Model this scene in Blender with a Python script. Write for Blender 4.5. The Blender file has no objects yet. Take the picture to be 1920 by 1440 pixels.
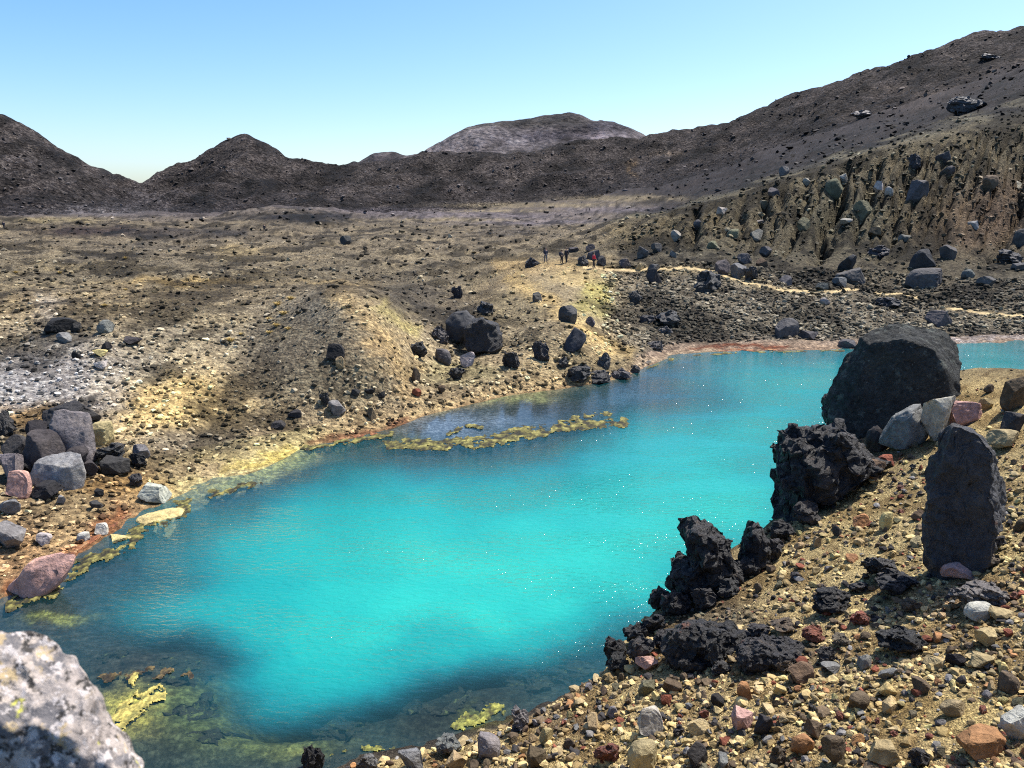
import bpy, math
import numpy as np
from mathutils import Vector

# ------------------------------------------------------------------ camera, sky, sun, exposure
sc = bpy.context.scene
COL = sc.collection
F, CX, CY, H = 1480.0, 960.0, 720.0, 10.0          # focal length in 1920-wide pixels, eye height above the lake
PITCH = math.atan(330.0 / F)
SP, CP = math.sin(PITCH), math.cos(PITCH)

cam_d = bpy.data.cameras.new('camera')
cam_d.sensor_width = 36.0
cam_d.lens = 36.0 * F / 1920.0
cam_d.clip_start = 0.05
cam_d.clip_end = 20000.0
cam_d.dof.use_dof = True
cam_d.dof.focus_distance = 22.0
cam_d.dof.aperture_fstop = 5.6
cam = bpy.data.objects.new('camera', cam_d)
COL.objects.link(cam)
cam.location = (0, 0, H)
cam.rotation_euler = (math.pi / 2 - PITCH, 0, 0)
sc.camera = cam

SUN_AZ, SUN_EL = math.radians(57), math.radians(61)   # azimuth to the right of the view direction
world = bpy.data.worlds.new('World')
sc.world = world
world.use_nodes = True
wn = world.node_tree
for n in list(wn.nodes):
    wn.nodes.remove(n)
wo = wn.nodes.new('ShaderNodeOutputWorld')
wb = wn.nodes.new('ShaderNodeBackground')
sky = wn.nodes.new('ShaderNodeTexSky')
sky.sky_type = 'NISHITA'
sky.sun_disc = False
sky.sun_elevation = SUN_EL
sky.sun_rotation = SUN_AZ
sky.altitude = 1700
sky.air_density = 1.0
sky.dust_density = 6.0
sky.ozone_density = 1.2
wh = wn.nodes.new('ShaderNodeHueSaturation')
wh.inputs['Saturation'].default_value = 1.35
wh.inputs['Value'].default_value = 1.0
wn.links.new(sky.outputs[0], wh.inputs['Color'])
wn.links.new(wh.outputs[0], wb.inputs['Color'])
wb.inputs['Strength'].default_value = 0.145
wn.links.new(wb.outputs[0], wo.inputs[0])

sun_d = bpy.data.lights.new('sun', 'SUN')
sun_d.energy = 5.0
sun_d.angle = math.radians(0.53)
sun_d.color = (1.0, 0.95, 0.87)
sun = bpy.data.objects.new('sun', sun_d)
COL.objects.link(sun)
sun_dir = Vector((math.sin(SUN_AZ) * math.cos(SUN_EL), math.cos(SUN_AZ) * math.cos(SUN_EL), math.sin(SUN_EL)))
sun.rotation_euler = (-sun_dir).to_track_quat('-Z', 'Y').to_euler()
sun.location = (60, 60, 80)

sc.view_settings.view_transform = 'Standard'
sc.view_settings.look = 'None'
sc.view_settings.exposure = 0.72
sc.view_settings.gamma = 1.0
sc.view_settings.use_curve_mapping = False
sc.cycles.use_denoising = False
sc.cycles.max_bounces = 6
sc.cycles.transparent_max_bounces = 8
sc.cycles.filter_width = 1.1

rng = np.random.default_rng(11)

# ------------------------------------------------------------------ projection helpers
def slopes(px, py):
    u = (np.asarray(px, float) - CX) / F
    v = (np.asarray(py, float) - CY) / F
    fw = CP - v * SP
    return u / fw, (SP + v * CP) / fw              # sideways and downward slope per metre forward

def unproject(px, py, D):
    a, s = slopes(px, py)
    return np.stack([a * D, np.broadcast_to(D, np.shape(a)) * 1.0, H - s * D], -1)

def project(P):
    P = np.asarray(P, float)
    x, y, z = P[..., 0], P[..., 1], P[..., 2] - H
    f = y * CP - z * SP
    up = y * SP + z * CP
    return CX + F * x / f, CY - F * up / f

def bank_dist(px, py):
    """distance to the gently tilted gravel bank, z = 2.425 + 0.45 x - 0.15 y"""
    a, s = slopes(px, py)
    return (H - 2.425) / (s + 0.45 * a - 0.15)

# ------------------------------------------------------------------ noise
def _hash(ix, iy, iz, seed):
    h = (ix.astype(np.int64) * 374761393 + iy.astype(np.int64) * 668265263 + iz.astype(np.int64) * 2147483647 + seed * 974711) & 0xffffffff
    h = ((h ^ (h >> 13)) * 1274126177) & 0xffffffff
    h = ((h ^ (h >> 16)) * 2246822519) & 0xffffffff
    return (h ^ (h >> 15)) & 0xffffffff

_ang = np.linspace(0, 2 * np.pi, 256, endpoint=False)
_gx, _gy = np.cos(_ang), np.sin(_ang)
def perlin2(x, y, seed=0):
    x0 = np.floor(x); y0 = np.floor(y)
    fx = x - x0; fy = y - y0
    ix = x0.astype(np.int64); iy = y0.astype(np.int64)
    z = np.zeros_like(ix)
    sx = fx * fx * fx * (fx * (fx * 6 - 15) + 10); sy = fy * fy * fy * (fy * (fy * 6 - 15) + 10)
    def g(dx, dy):
        k = _hash(ix + dx, iy + dy, z, seed) & 255
        return _gx[k] * (fx - dx) + _gy[k] * (fy - dy)
    a = g(0, 0); b = g(1, 0); c = g(0, 1); d = g(1, 1)
    return 1.5 * ((a + (b - a) * sx) * (1 - sy) + (c + (d - c) * sx) * sy)

_g3 = np.random.default_rng(5).normal(size=(256, 3)); _g3 /= np.linalg.norm(_g3, axis=1)[:, None]
def perlin3(p, seed=0):
    p0 = np.floor(p); f = p - p0; i = p0.astype(np.int64)
    s = f * f * f * (f * (f * 6 - 15) + 10)
    out = 0
    for dx in (0, 1):
        for dy in (0, 1):
            for dz in (0, 1):
                k = _hash(i[:, 0] + dx, i[:, 1] + dy, i[:, 2] + dz, seed) & 255
                d = ((f - (dx, dy, dz)) * _g3[k]).sum(1)
                w = (s[:, 0] if dx else 1 - s[:, 0]) * (s[:, 1] if dy else 1 - s[:, 1]) * (s[:, 2] if dz else 1 - s[:, 2])
                out = out + w * d
    return 1.5 * out

def fbm2(x, y, octs=4, seed=0, gain=0.5):
    t = 0; a = 1.0
    for k in range(octs):
        t = t + a * perlin2(x * 2 ** k, y * 2 ** k, seed + k); a *= gain
    return t

# ------------------------------------------------------------------ mesh helpers
def mesh_from(name, V, Fc, cols=None, smooth=False, extra=None):
    V = np.ascontiguousarray(V, np.float32); Fc = np.ascontiguousarray(Fc, np.int32)
    me = bpy.data.meshes.new(name)
    n, k = Fc.shape
    me.vertices.add(len(V)); me.vertices.foreach_set('co', V.ravel())
    me.loops.add(n * k); me.loops.foreach_set('vertex_index', Fc.ravel())
    me.polygons.add(n)
    me.polygons.foreach_set('loop_start', np.arange(0, n * k, k, dtype=np.int32))
    me.polygons.foreach_set('use_smooth', np.full(n, smooth))
    if cols is not None:
        at = me.color_attributes.new('Col', 'FLOAT_COLOR', 'POINT')
        c4 = np.ones((len(V), 4), np.float32); c4[:, :3] = cols
        at.data.foreach_set('color', c4.ravel())
    for nm, arr in (extra or {}).items():
        at = me.attributes.new(nm, 'FLOAT', 'POINT')
        at.data.foreach_set('value', np.ascontiguousarray(arr, np.float32))
    me.update(calc_edges=True)
    return me

def link(name, me, mat=None, parent=None):
    o = bpy.data.objects.new(name, me); COL.objects.link(o)
    if mat is not None and me is not None and len(me.materials) == 0:
        me.materials.append(mat)
    if parent is not None:
        o.parent = parent
    return o

def tag(o, label, cat, group=None):
    o['label'] = label; o['category'] = cat
    if group: o['group'] = group
    return o

# ------------------------------------------------------------------ materials
def new_mat(name):
    m = bpy.data.materials.new(name); m.use_nodes = True
    nt = m.node_tree
    for n in list(nt.nodes): nt.nodes.remove(n)
    return m, nt, nt.nodes.new('ShaderNodeOutputMaterial')

def N(nt, typ, **kw):
    n = nt.nodes.new(typ)
    for k, v in kw.items():
        if k in n.inputs: n.inputs[k].default_value = v
        else: setattr(n, k, v)
    return n

def ramp(nt, stops):
    r = nt.nodes.new('ShaderNodeValToRGB')
    e = r.color_ramp.elements
    while len(e) > len(stops): e.remove(e[-1])
    while len(e) < len(stops): e.new(0.5)
    for el, (p, c) in zip(e, stops):
        el.position = p; el.color = (*c, 1) if len(c) == 3 else c
    return r

def mul(nt, a, b, fac=1.0):
    m = nt.nodes.new('ShaderNodeMix'); m.data_type = 'RGBA'; m.blend_type = 'MULTIPLY'
    m.inputs[0].default_value = fac
    nt.links.new(a, m.inputs[6]); nt.links.new(b, m.inputs[7])
    return m.outputs[2]

def ground_material(name, fine, bump_d, contrast, rough=0.95, bstr=1.0):
    """colour from the vertex colours, broken up by stone-sized noise; relief from the same noise"""
    m, nt, out = new_mat(name)
    L = nt.links.new
    at = N(nt, 'ShaderNodeAttribute', attribute_name='Col')
    geo = N(nt, 'ShaderNodeNewGeometry')
    n1 = N(nt, 'ShaderNodeTexNoise', Scale=fine, Detail=6.0, Roughness=0.72)
    n2 = N(nt, 'ShaderNodeTexNoise', Scale=fine * 0.11, Detail=4.0, Roughness=0.6)
    v1 = N(nt, 'ShaderNodeTexVoronoi', Scale=fine * 1.7, Randomness=1.0)
    for n in (n1, n2, v1): L(geo.outputs['Position'], n.inputs['Vector'])
    lo, hi = 1 - contrast, 1 + contrast * 0.75
    r1 = ramp(nt, [(0.3, (lo * .6,) * 3), (0.47, (lo + .12, lo + .1, lo + .1)), (0.58, (1.0, 1.0, 1.0)), (0.72, (hi, hi, hi * .97))])
    L(n1.outputs['Fac'], r1.inputs[0])
    r2 = ramp(nt, [(0.3, (.8, .78, .76)), (0.55, (1, 1, 1)), (0.75, (1.12, 1.1, 1.02))])
    L(n2.outputs['Fac'], r2.inputs[0])
    r3 = ramp(nt, [(0.0, (.72, .7, .7)), (0.5, (1, 1, 1)), (1.0, (1.22, 1.2, 1.15))])
    sep = N(nt, 'ShaderNodeSeparateColor'); L(v1.outputs['Color'], sep.inputs[0]); L(sep.outputs[0], r3.inputs[0])
    c = mul(nt, at.outputs['Color'], r1.outputs[0])
    c = mul(nt, c, r2.outputs[0])
    c = mul(nt, c, r3.outputs[0])
    b = N(nt, 'ShaderNodeBsdfPrincipled', Roughness=rough)
    b.inputs['Specular IOR Level'].default_value = 0.15
    L(c, b.inputs['Base Color'])
    add = N(nt, 'ShaderNodeMath', operation='SUBTRACT')
    mm = N(nt, 'ShaderNodeMath', operation='MULTIPLY'); mm.inputs[1].default_value = 0.5
    L(v1.outputs['Distance'], mm.inputs[0])
    L(n1.outputs['Fac'], add.inputs[0]); L(mm.outputs[0], add.inputs[1])
    bp = N(nt, 'ShaderNodeBump', Strength=bstr, Distance=bump_d)
    L(add.outputs[0], bp.inputs['Height']); L(bp.outputs[0], b.inputs['Normal'])
    L(b.outputs[0], out.inputs[0])
    return m

M_BANK = ground_material('bank_soil', 22.0, 0.10, 0.6)
M_BED = ground_material('lake_bed_algae', 5.0, 0.1, 0.6)
M_GROUND = ground_material('ash_and_scree', 3.2, 0.30, 0.55)
M_HILL = ground_material('dark_hill_scree', 0.42, 4.0, 0.8)
M_MOUNT = ground_material('mountain_ash', 0.05, 14.0, 0.5)
M_PATH = ground_material('trodden_sand', 6.0, 0.04, 0.2)

def rock_material(name, scale, bump_d, contrast, attr=False, rough=0.85, spots=None, spec=0.2):
    m, nt, out = new_mat(name)
    L = nt.links.new
    if attr:
        src = N(nt, 'ShaderNodeAttribute', attribute_name='Col').outputs['Color']
        vec = N(nt, 'ShaderNodeNewGeometry').outputs['Position']
    else:
        oi = N(nt, 'ShaderNodeObjectInfo'); src = oi.outputs['Color']
        vec = N(nt, 'ShaderNodeNewGeometry').outputs['Position']
    n1 = N(nt, 'ShaderNodeTexNoise', Scale=scale, Detail=7.0, Roughness=0.7)
    n2 = N(nt, 'ShaderNodeTexNoise', Scale=scale * 0.22, Detail=5.0, Roughness=0.65)
    L(vec, n1.inputs['Vector']); L(vec, n2.inputs['Vector'])
    lo, hi = 1 - contrast, 1 + contrast * .7
    r1 = ramp(nt, [(0.32, (lo,) * 3), (0.52, (1, 1, 1)), (0.7, (hi,) * 3)])
    L(n1.outputs['Fac'], r1.inputs[0])
    r2 = ramp(nt, [(0.35, (.72, .70, .70)), (0.5, (1, 1, 1)), (0.66, (1.25, 1.2, 1.1))])
    L(n2.outputs['Fac'], r2.inputs[0])
    c = mul(nt, mul(nt, src, r1.outputs[0]), r2.outputs[0])
    if spots:
        for sc_, lo_, colr in spots:
            ns = N(nt, 'ShaderNodeTexNoise', Scale=sc_, Detail=5.0, Roughness=0.65)
            mp = N(nt, 'ShaderNodeMapping'); mp.inputs['Location'].default_value = (sc_ * 3.1, 7.7, sc_)
            L(vec, mp.inputs[0]); L(mp.outputs[0], ns.inputs['Vector'])
            rr = ramp(nt, [(lo_, (0, 0, 0)), (lo_ + 0.06, (1, 1, 1))]); L(ns.outputs['Fac'], rr.inputs[0])
            mx = nt.nodes.new('ShaderNodeMix'); mx.data_type = 'RGBA'
            L(rr.outputs[0], mx.inputs[0]); L(c, mx.inputs[6]); mx.inputs[7].default_value = (*colr, 1)
            c = mx.outputs[2]
    b = N(nt, 'ShaderNodeBsdfPrincipled', Roughness=rough)
    b.inputs['Specular IOR Level'].default_value = spec
    L(c, b.inputs['Base Color'])
    bp = N(nt, 'ShaderNodeBump', Strength=0.9, Distance=bump_d)
    L(n1.outputs['Fac'], bp.inputs['Height']); L(bp.outputs[0], b.inputs['Normal'])
    L(b.outputs[0], out.inputs[0])
    return m

M_ROCK = rock_material('boulder_stone', 7.0, 0.09, 0.45)
M_STONE = rock_material('loose_stone', 22.0, 0.04, 0.5)
M_BIG = rock_material('great_boulder_stone', 8.0, 0.22, 0.65, spots=[(2.6, .58, (.10, .108, .095)), (12., .63, (.17, .17, .145)), (5., .64, (.022, .022, .022))])
M_LAVA = rock_material('clinker_lava', 14.0, 0.16, 0.55, rough=.6, spec=0.5, spots=[(4.0, .60, (.075, .058, .045)), (20., .62, (.10, .095, .088)), (2.2, .66, (.12, .05, .03))])
M_SCREE = rock_material('scree_stones', 12.0, 0.03, 0.35, attr=True)
M_FARBOULDER = rock_material('far_boulder_stone', 3.0, 0.12, 0.4)
M_LICHEN = rock_material('lichened_rock', 26.0, 0.012, 0.5, spots=[
    (14.0, 0.50, (.15, .14, .14)), (30.0, 0.54, (.05, .045, .04)), (22.0, 0.60, (.42, .32, .18)), (11.0, 0.65, (.55, .52, .10)), (46., .55, (.50, .45, .42))])

def plain(name, colr, rough=0.8):
    m, nt, out = new_mat(name)
    n = N(nt, 'ShaderNodeTexNoise', Scale=30.0, Detail=3.0)
    r = ramp(nt, [(0.3, tuple(c * .75 for c in colr)), (0.7, tuple(min(1, c * 1.2) for c in colr))])
    nt.links.new(n.outputs['Fac'], r.inputs[0])
    b = N(nt, 'ShaderNodeBsdfPrincipled', Roughness=rough)
    nt.links.new(r.outputs[0], b.inputs['Base Color']); nt.links.new(b.outputs[0], out.inputs[0])
    return m

# ------------------------------------------------------------------ terrain: lofted through lines surveyed across the view
# each entry: (px, py, 'z', height) | (px, py, 'd', distance) | (px, py, 'w') on the water | (px, None, distance, height)
LINES = [
 [(-900,None,.35,8.35),(2900,None,.35,8.35)],
 [(-900,None,5,5.3),(0,None,5,5.3),(400,None,6.5,3.9),(600,None,8,2.7),(850,1560,'p'),(1000,1500,'p'),(1100,1440,'p'),(1250,1440,'p'),(1400,1440,'p'),(1550,1440,'p'),(1700,1440,'p'),(1920,1440,'p'),(2200,1440,'p'),(2900,1440,'p')],
 [(-900,None,9.5,1.6),(0,None,9.5,1.6),(400,None,11,.7),(560,1478,'d',12),(700,1432,'d',12.55),(850,1400,'d',12.85),(1000,1350,'p'),(1130,1268,'p'),(1240,1130,'p'),(1300,1075,'p'),(1440,990,'p'),(1500,920,'p'),(1560,805,'p'),(1640,745,'p'),(1700,712,'p'),(1830,688,'p'),(1870,692,'p'),(1920,695,'p'),(2100,690,'p'),(2400,690,'d',21),(2900,690,'d',21)],
 [(-900,None,11.4,0),(0,None,11.8,0),(300,None,12.2,0),(500,None,12.45,0),(600,1424,'w'),(720,1408,'w'),(850,1378,'w'),(960,1338,'w'),(1040,1308,'w'),(1130,None,15.3,0),(1240,None,17.0,0),(1300,None,18.2,0),(1440,None,20.5,0),(1560,None,22.5,0),(1700,None,26,0),(1830,None,29,0),(1920,None,28,0),(2900,None,27,0)],
 [(-900,1330,'w'),(-200,1215,'w'),(0,1130,'w'),(70,1105,'w'),(140,1050,'w'),(210,1005,'w'),(300,950,'w'),(340,926,'w'),(400,907,'w'),(460,893,'w'),(520,868,'w'),(570,843,'w'),(620,830,'w'),(720,812,'w'),(760,795,'w'),(800,778,'w'),(860,765,'w'),(960,740,'w'),(1050,730,'w'),(1100,722,'w'),(1160,712,'w'),(1210,690,'w'),(1260,668,'w'),(1320,660,'w'),(1500,657,'w'),(1700,652,'w'),(1830,646,'w'),(1920,640,'w'),(2900,634,'w')],
 [(-900,1180,'z',.6),(-200,1040,'z',.6),(0,940,'z',.6),(100,910,'z',.6),(200,880,'z',.6),(300,860,'z',.5),(400,838,'z',.35),(520,818,'z',.35),(640,792,'z',.4),(760,768,'z',.4),(840,745,'z',.4),(960,716,'z',.5),(1060,700,'z',.6),(1120,703,'z',.5),(1190,670,'z',.6),(1240,648,'z',.4),(1300,639,'z',.4),(1500,637,'z',.35),(1700,634,'z',.35),(1920,623,'z',.35),(2900,616,'z',.35)],
 [(-900,800,'z',2.2),(0,745,'z',2.2),(200,730,'z',2.2),(400,705,'z',2.1),(480,702,'z',2.0),(560,685,'z',2.5),(640,662,'z',3.05),(690,656,'z',3.2),(730,668,'z',2.7),(770,692,'z',1.6),(820,694,'z',.9),(880,662,'z',1.1),(950,640,'z',1.7),(1000,622,'z',2.3),(1050,604,'z',2.8),(1090,612,'z',2.5),(1140,612,'z',1.6),(1220,600,'z',1.4),(1300,600,'z',1.3),(1500,605,'z',1.0),(1700,612,'z',.8),(1920,615,'z',.65),(2900,612,'z',.7)],
 [(-900,600,'z',4.6),(0,572,'z',4.6),(200,566,'z',4.7),(400,562,'z',4.5),(500,560,'z',4.4),(580,552,'z',5.0),(640,545,'z',5.5),(690,556,'z',5.1),(740,580,'z',3.9),(780,603,'z',2.9),(830,612,'z',2.3),(880,600,'z',2.5),(940,540,'z',3.3),(1000,505,'z',3.6),(1060,500,'z',3.6),(1110,503,'z',3.4),(1200,505,'z',3.3),(1300,508,'z',3.2),(1370,520,'z',2.8),(1450,535,'z',2.4),(1600,546,'z',2.0),(1720,558,'z',1.7),(1900,590,'z',1.3),(2900,600,'z',1.4)],
 [(-900,520,'d',70),(0,521,'d',70),(400,526,'d',68),(600,519,'d',72),(760,540,'d',70),(880,535,'d',78),(960,495,'d',98),(1050,478,'d',108),(1150,470,'d',106),(1300,470,'d',98),(1450,480,'d',93),(1600,480,'d',90),(1750,480,'d',88),(1920,480,'d',86),(2900,480,'d',84)],
 [(-900,450,'d',140),(0,455,'d',140),(300,470,'d',120),(600,460,'d',130),(800,460,'d',130),(900,458,'d',135),(1000,452,'d',140),(1080,440,'d',135),(1200,412,'d',122),(1330,378,'d',120),(1440,345,'d',119),(1560,308,'d',118),(1700,270,'d',117),(1820,242,'d',116),(1920,225,'d',115),(2100,190,'d',114),(2900,80,'d',112)],
 [(-900,415,'d',230),(0,418,'d',230),(300,420,'d',220),(600,418,'d',230),(800,425,'d',220),(950,432,'d',210),(1080,425,'d',220),(1200,405,'d',190),(1330,370,'d',180),(1440,330,'d',175),(1560,290,'d',170),(1700,248,'d',170),(1820,205,'d',168),(1920,170,'d',165),(2100,120,'d',160),(2900,-60,'d',155)],
 [(-900,405,'d',330),(0,408,'d',330),(150,402,'d',360),(300,400,'d',380),(480,403,'d',370),(650,405,'d',380),(700,404,'d',420),(850,397,'d',480),(950,390,'d',520),(1100,372,'d',520),(1200,355,'d',480),(1330,325,'d',440),(1440,285,'d',400),(1560,240,'d',380),(1700,195,'d',360),(1820,155,'d',350),(1920,120,'d',340),(2100,70,'d',330),(2900,-140,'d',320)],
 [(-900,200,'d',450),(-200,290,'d',440),(0,320,'d',430),(100,350,'d',430),(180,380,'d',430),(255,380,'d',470),(330,365,'d',500),(450,340,'d',520),(600,355,'d',540),(700,350,'d',560),(900,340,'d',600),(1100,320,'d',640),(1200,305,'d',620),(1330,285,'d',600),(1440,250,'d',580),(1560,200,'d',540),(1700,150,'d',520),(1820,115,'d',500),(1920,90,'d',490),(2100,40,'d',480),(2900,-190,'d',470)],
 [(-900,-200,'d',620),(-200,110,'d',600),(0,222,'d',580),(60,250,'d',580),(130,290,'d',580),(200,325,'d',590),(262,347,'d',620),(300,331,'d',640),(340,310,'d',640),(400,281,'d',640),(430,266,'d',640),(448,254,'d',640),(462,254,'d',640),(480,266,'d',640),(540,300,'d',650),(600,307,'d',660),(660,306,'d',680),(740,301,'d',700),(800,292,'d',700),(900,287,'d',720),(1000,282,'d',740),(1100,272,'d',760),(1200,264,'d',800),(1300,250,'d',820),(1400,225,'d',800),(1500,185,'d',760),(1600,150,'d',720),(1700,117,'d',700),(1800,90,'d',680),(1920,65,'d',660),(2100,10,'d',640),(2900,-260,'d',620)],
 [(-900,100,'d',900),(0,300,'d',900),(262,372,'d',900),(450,330,'d',950),(700,350,'d',950),(1200,320,'d',1050),(1500,260,'d',1000),(1920,150,'d',900),(2900,-100,'d',900)],
 [(-900,350,'d',1400),(600,370,'d',1400),(1200,360,'d',1400),(1500,340,'d',1300),(2900,300,'d',1300)],
 [(-900,365,'d',1650),(640,350,'d',1650),(700,310,'d',1650),(780,305,'d',1650),(900,288,'d',1650),(1000,272,'d',1680),(1060,262,'d',1700),(1110,243,'d',1720),(1140,240,'d',1720),(1180,252,'d',1720),(1220,275,'d',1700),(1300,320,'d',1650),(2900,340,'d',1650)],
 [(-900,372,'d',1950),(600,365,'d',1950),(640,335,'d',1950),(668,304,'d',1950),(700,288,'d',1950),(740,287,'d',1950),(765,292,'d',1950),(783,289,'d',1950),(800,282,'d',1950),(850,255,'d',1950),(900,235,'d',1950),(950,227,'d',1950),(1000,221,'d',1950),(1060,217,'d',1950),(1090,219,'d',1950),(1112,229,'d',1950),(1130,231,'d',1950),(1150,230,'d',1950),(1180,243,'d',1950),(1212,261,'d',1950),(1260,300,'d',1950),(1400,350,'d',1950),(2900,360,'d',1950)],
 [(-900,386,'d',2800),(2900,386,'d',2800)],
 [(-900,389,'d',9000),(2900,389,'d',9000)],
]
ROWS = [24, 120, 34, 64, 26, 74, 76, 62, 104, 52, 46, 52, 60, 6, 5, 10, 26, 4, 4]
NCOL = 720
A = np.concatenate([np.linspace(-1.30, -0.80, 40)[:-1], np.linspace(-0.80, 0.80, NCOL - 80), np.linspace(0.80, 1.30, 42)[1:]])
NCOL = len(A)

def gauss_smooth(y, sig):
    r = int(3 * sig); k = np.exp(-0.5 * (np.arange(-r, r + 1) / sig) ** 2); k /= k.sum()
    return np.convolve(np.pad(y, r, mode='edge'), k, mode='valid')

DK, ZK = [], []
for li, line in enumerate(LINES):
    aa, dd, zz = [], [], []
    for e in line:
        if e[1] is None:
            a_, d_, z_ = slopes(e[0], 900)[0], e[2], e[3]
        else:
            a_, s_ = slopes(e[0], e[1])
            if e[2] == 'w': z_ = 0.0; d_ = H / s_
            elif e[2] == 'p': d_ = float(bank_dist(e[0], e[1])); z_ = H - s_ * d_
            elif e[2] == 'z': z_ = e[3]; d_ = (H - z_) / s_
            else: d_ = e[3]; z_ = H - s_ * d_
        aa.append(a_); dd.append(math.log(d_)); zz.append(z_)
    sg = 1.0 if li in (13, 17) else 4.0
    DK.append(np.exp(gauss_smooth(np.interp(A, aa, dd), sg)))
    ZK.append(gauss_smooth(np.interp(A, aa, zz), sg))
DK = np.array(DK); ZK = np.array(ZK)
for k in range(1, len(DK)):
    DK[k] = np.maximum(DK[k], DK[k - 1] * 1.01)
NK = len(DK)
hK = np.diff(DK, axis=0); dl = np.diff(ZK, axis=0) / hK
sl = np.zeros_like(ZK)
sl[0] = dl[0]; sl[-1] = dl[-1]
prod = dl[:-1] * dl[1:]
w1 = 2 * hK[1:] + hK[:-1]; w2 = hK[1:] + 2 * hK[:-1]
with np.errstate(divide='ignore', invalid='ignore'):
    hm = (w1 + w2) / (w1 / dl[:-1] + w2 / dl[1:])
sl[1:-1] = np.where(prod > 0, hm, 0.0)
D_rows, Z_rows, T_rows = [], [], []
START = [0]
for k in range(NK - 1):
    n = ROWS[k]
    for i in range(n + (1 if k == NK - 2 else 0)):
        t = i / n
        d = DK[k] * (DK[k + 1] / DK[k]) ** t
        u = (d - DK[k]) / hK[k]
        z = ((2*u**3 - 3*u**2 + 1) * ZK[k] + (u**3 - 2*u**2 + u) * hK[k] * sl[k] + (-2*u**3 + 3*u**2) * ZK[k + 1] + (u**3 - u**2) * hK[k] * sl[k + 1])
        D_rows.append(d); Z_rows.append(z); T_rows.append(k + t)
    START.append(START[-1] + n)
Dg = np.array(D_rows); Zg = np.array(Z_rows); Tg = np.array(T_rows)
NR = len(Dg)
Xg = A[None, :] * Dg; Yg = Dg.copy()
PXg, PYg = project(np.stack([Xg, Yg, Zg], -1))
Tm = np.repeat(Tg[:, None], NCOL, 1)

# ---- lake depth: how milky (opaque) the water is, surveyed at points on its surface
OPAC = [(1000,1000,.985),(800,1050,1.0),(900,1150,1.02),(1100,1050,1.0),(700,1200,1.0),(1200,900,.96),(1300,850,.955),(1350,950,.98),(600,1150,.98),(500,1110,.93),(1400,800,.95),(1500,720,.92),(800,950,.94),(700,980,.95),(620,1050,.96),(1050,1150,1.0),(850,1230,.97),(640,1250,.97),(1560,690,.9),(1480,685,.88),(1880,662,.9),(1200,1000,.985),(1180,1100,.97),(1100,940,.96),(950,930,.91),(1300,760,.9),(1400,720,.91),(1250,830,.92),
 (560,950,.9),(700,912,.85),(900,900,.8),(1000,895,.8),(1100,860,.8),(1200,805,.85),(1300,735,.8),(1350,692,.8),(450,1020,.88),(400,1070,.84),(350,1140,.88),(280,1165,.75),(450,1180,.94),(480,1270,.9),(500,1335,.82),(580,1330,.9),(680,1300,.9),(1000,1230,.94),(1080,1200,.94),(740,1285,.9),(820,1250,.94),(550,1240,.97),(420,1130,.92),(560,1200,.97),(600,1285,.95),(700,1260,.96),(500,1050,.95),(560,1000,.95),(760,1130,1.01),(900,1070,1.0),(1000,1090,1.0),(950,1190,1.0),(650,1110,.97),(740,1010,.97),(860,980,.95),(1040,960,.955),(1150,880,.92),
 (300,1050,.55),(260,1095,.42),(345,1085,.5),(230,1150,.55),(150,1125,.25),(200,1060,.2),(300,1000,.45),(400,960,.55),(480,925,.5),(600,872,.5),(400,925,.2),(450,908,.15),(510,885,.15),(560,860,.2),(700,850,.36),(800,850,.3),(900,852,.32),(1000,845,.36),(1050,800,.2),(1100,775,.2),(1200,735,.33),(1180,715,.2),(1262,748,.25),(1310,745,.3),(850,800,.06),(780,800,.06),(950,790,.1),(1000,755,.1),(1300,668,.45),(1500,664,.5),(1650,660,.5),(1900,646,.6),(1240,690,.4),
 (250,1230,.15),(350,1220,.2),(410,1250,.3),(300,1300,.08),(400,1330,.2),(350,1380,.1),(450,1380,.2),(520,1405,.12),(650,1365,.2),(720,1340,.2),(780,1300,.2),(850,1280,.18),(950,1290,.2),(1000,1275,.25),(1050,1250,.25),(1110,1235,.3),(1140,1215,.4),(800,1350,.06),(900,1320,.12),(600,1390,.1),(200,1190,.25),(100,1150,.15),(560,1370,.3),(620,1350,.35)]
OPAC = np.array(OPAC, float)
_ox = np.arange(-500, 2520, 10.0); _oy = np.arange(600, 1640, 7.0)
_qx, _qy = np.meshgrid(_ox, _oy)
_num = 0; _den = 0
for x, y, o in OPAC:
    sc_ = max(0.45, (y - 560) / 500)
    w = 1.0 / ((((_qx - x) ** 2 + ((_qy - y) * 1.9) ** 2) / sc_ ** 2) + 500.0) ** 2.0
    _num = _num + w * o; _den = _den + w
_OP = _num / _den
_OP = np.apply_along_axis(gauss_smooth, 1, _OP, 3.2); _OP = np.apply_along_axis(gauss_smooth, 0, _OP, 2.2)
def opacity_at(px, py):
    qx = px + 9 * fbm2(px / 45, py / 30, 3, 71); qy = py + 5 * fbm2(px / 45, py / 30, 3, 81)
    fx = np.clip((qx - _ox[0]) / 10.0, 0, len(_ox) - 1.01); fy = np.clip((qy - _oy[0]) / 7.0, 0, len(_oy) - 1.01)
    i = fx.astype(int); j = fy.astype(int); fx = fx - i; fy = fy - j
    o = (_OP[j, i] * (1 - fx) + _OP[j, i + 1] * fx) * (1 - fy) + (_OP[j + 1, i] * (1 - fx) + _OP[j + 1, i + 1] * fx) * fy
    o = np.where(o < .35, o * (.4 + .6 * o / .35), o)
    return np.clip(o, 0.02, 1.0)
i3, i4 = START[3], START[4]
KD = 1.5
lake = np.zeros_like(Zg, bool); lake[i3:i4 + 1] = True
wpx, wpy = project(np.stack([Xg[i3:i4 + 1], Yg[i3:i4 + 1], np.zeros_like(Xg[i3:i4 + 1])], -1))
OPg = opacity_at(wpx, wpy)
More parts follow.
